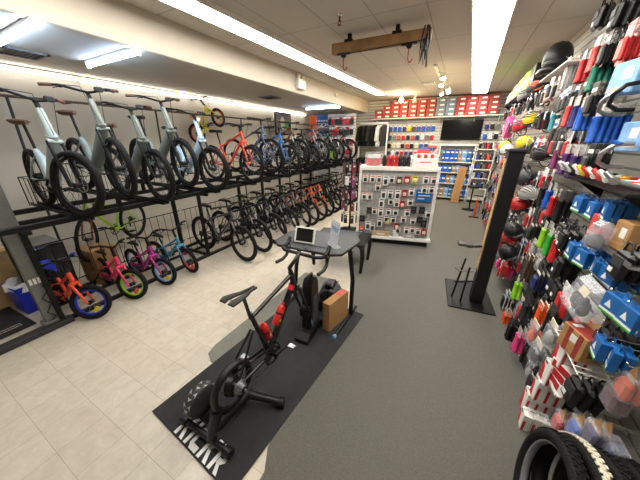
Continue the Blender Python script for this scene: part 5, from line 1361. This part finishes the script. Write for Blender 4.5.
# red and black glove packs further left, four rows
t = thing('slat_display', 'white slat panel of red and black packs at the back left', 'display', (-4.15, 9.55, .006), .05)
obj('panel', MB().mat('slatwall_white').box((0,0,1.5), (1.1,.05,3.0)), t); obj('foot', MB().mat('white_paint').box((0,0,.03), (1.1,.5,.06), .004), t)
for ri, z in enumerate((2.85,2.5,2.15,1.8,1.45)):
    for j in range(7):
        c = [['black','red','black','black','red','red','black'],['black','red','red','black','black','charcoal','black'],['black','black','charcoal','red','black','black','red'],['black','charcoal','black','black','black','red','black'],['black','white','black','charcoal','black','black','black']][ri][j]
        cn = {'charcoal':'dark grey'}.get(c, c)
        small_hang(f'{cn} pack on the back left slat panel, {["top","second","third","fourth","lowest"][ri]} row, {ORD[j]} from left', (-4.6+.15*j, 9.47, z), c, .05, 'packs on the back left panel', .2, .13, 'white' if (j+ri) % 3 else 'coral')
t = thing('vest', 'bright yellow green vest at the foot of the slat panel', 'vest', (-4.4, 9.36, 1.72), .2)
obj('body', MB().mat('lime').prism([(-.14,-.3),(.14,-.3),(.15,-.02),(.07,0),(.0,-.08),(-.07,0),(-.15,-.02)], .06, (0,0,0), (1,0,0), (0,0,1)), t); obj('stripe', MB().mat('lightgrey').box((0,-.062,-.2), (.28,.003,.03)), t)
# blue and orange brand display shelf
t = thing('shelving_unit', 'blue and orange topped display shelving at the far left back', 'shelving', (-5.0, 9.9, .006), .0)
obj('frame', MB().mat('white_paint').box((0,.2,1.5), (.95,.03,3.0)).box((-.46,0,1.3), (.03,.4,2.6)).box((.46,0,1.3), (.03,.4,2.6)), t)
for z in (1.3,1.75,2.2,2.55): obj('shelf', MB().mat('white_paint').box((0,0,z), (.92,.4,.03)), t)
obj('header', MB().mat('boxblue').box((0,-.19,2.86), (.92,.02,.3)), t)
m = MB().mat('printed_white')
for j in range(6): m.box((-.3+.11*j,-.202,2.8), (.07,.002,.05))
obj('print', m, t)
for zi, z in enumerate((1.3,1.75,2.2,2.55)):
    for j in range(5):
        c = ['white','boxblue','cream','lightgrey','blue'][(j*2+zi) % 5]; cn = {'boxblue':'mid blue','lightgrey':'pale grey','blue':'deep blue'}.get(c, c)
        t = thing('carton_box', f'{cn} carton in the blue topped shelving, {["lowest","second","third","top"][zi]} shelf, {ORD[j]} from left', 'box', (-5.34+.17*j, 9.85, z+.023), 0, 'cartons in the blue topped shelving')
        obj('carton', MB().mat(c).box((0,0,.09), (.15,.2,.17), .003), t); obj('label', MB().mat('printed_white' if c not in ('white','cream') else 'charcoal').box((0,-.1008,.1), (.08,.001,.05)), t)
t = thing('banner', 'tall orange banner strip beside the blue topped shelving', 'banner', (-5.2, 9.2, .006), .2)
obj('pole', MB().mat('steel').cyl((0,.02,.0),(0,.02,3.0),.014), t); obj('base', MB().mat('black_steel').box((0,.02,.015), (.3,.3,.03), .004), t); obj('panel', MB().mat('orange').box((0,0,2.3), (.3,.012,1.3)), t); obj('disc', MB().mat('coral').lathe([(.13,0),(.13,.006)], (0,-.007,1.9), (0,-1,0), 24), t)
t = thing('poster', 'dark framed poster hanging above the far upper bicycles', 'poster', (-5.44, 7.6, 2.6), 0, rot=(0,0,-PI/2+.0))
obj('frame', MB().mat('plastic_black').box((0,0,0), (.9,.03,.7), .005), t); obj('print', MB().mat('grey').box((0,.017,0), (.8,.003,.6)).mat('cream').ell((.05,.019,.02), (.12,.004,.2), 14, 8).mat('green').box((-.2,.02,-.1), (.2,.002,.25)), t)
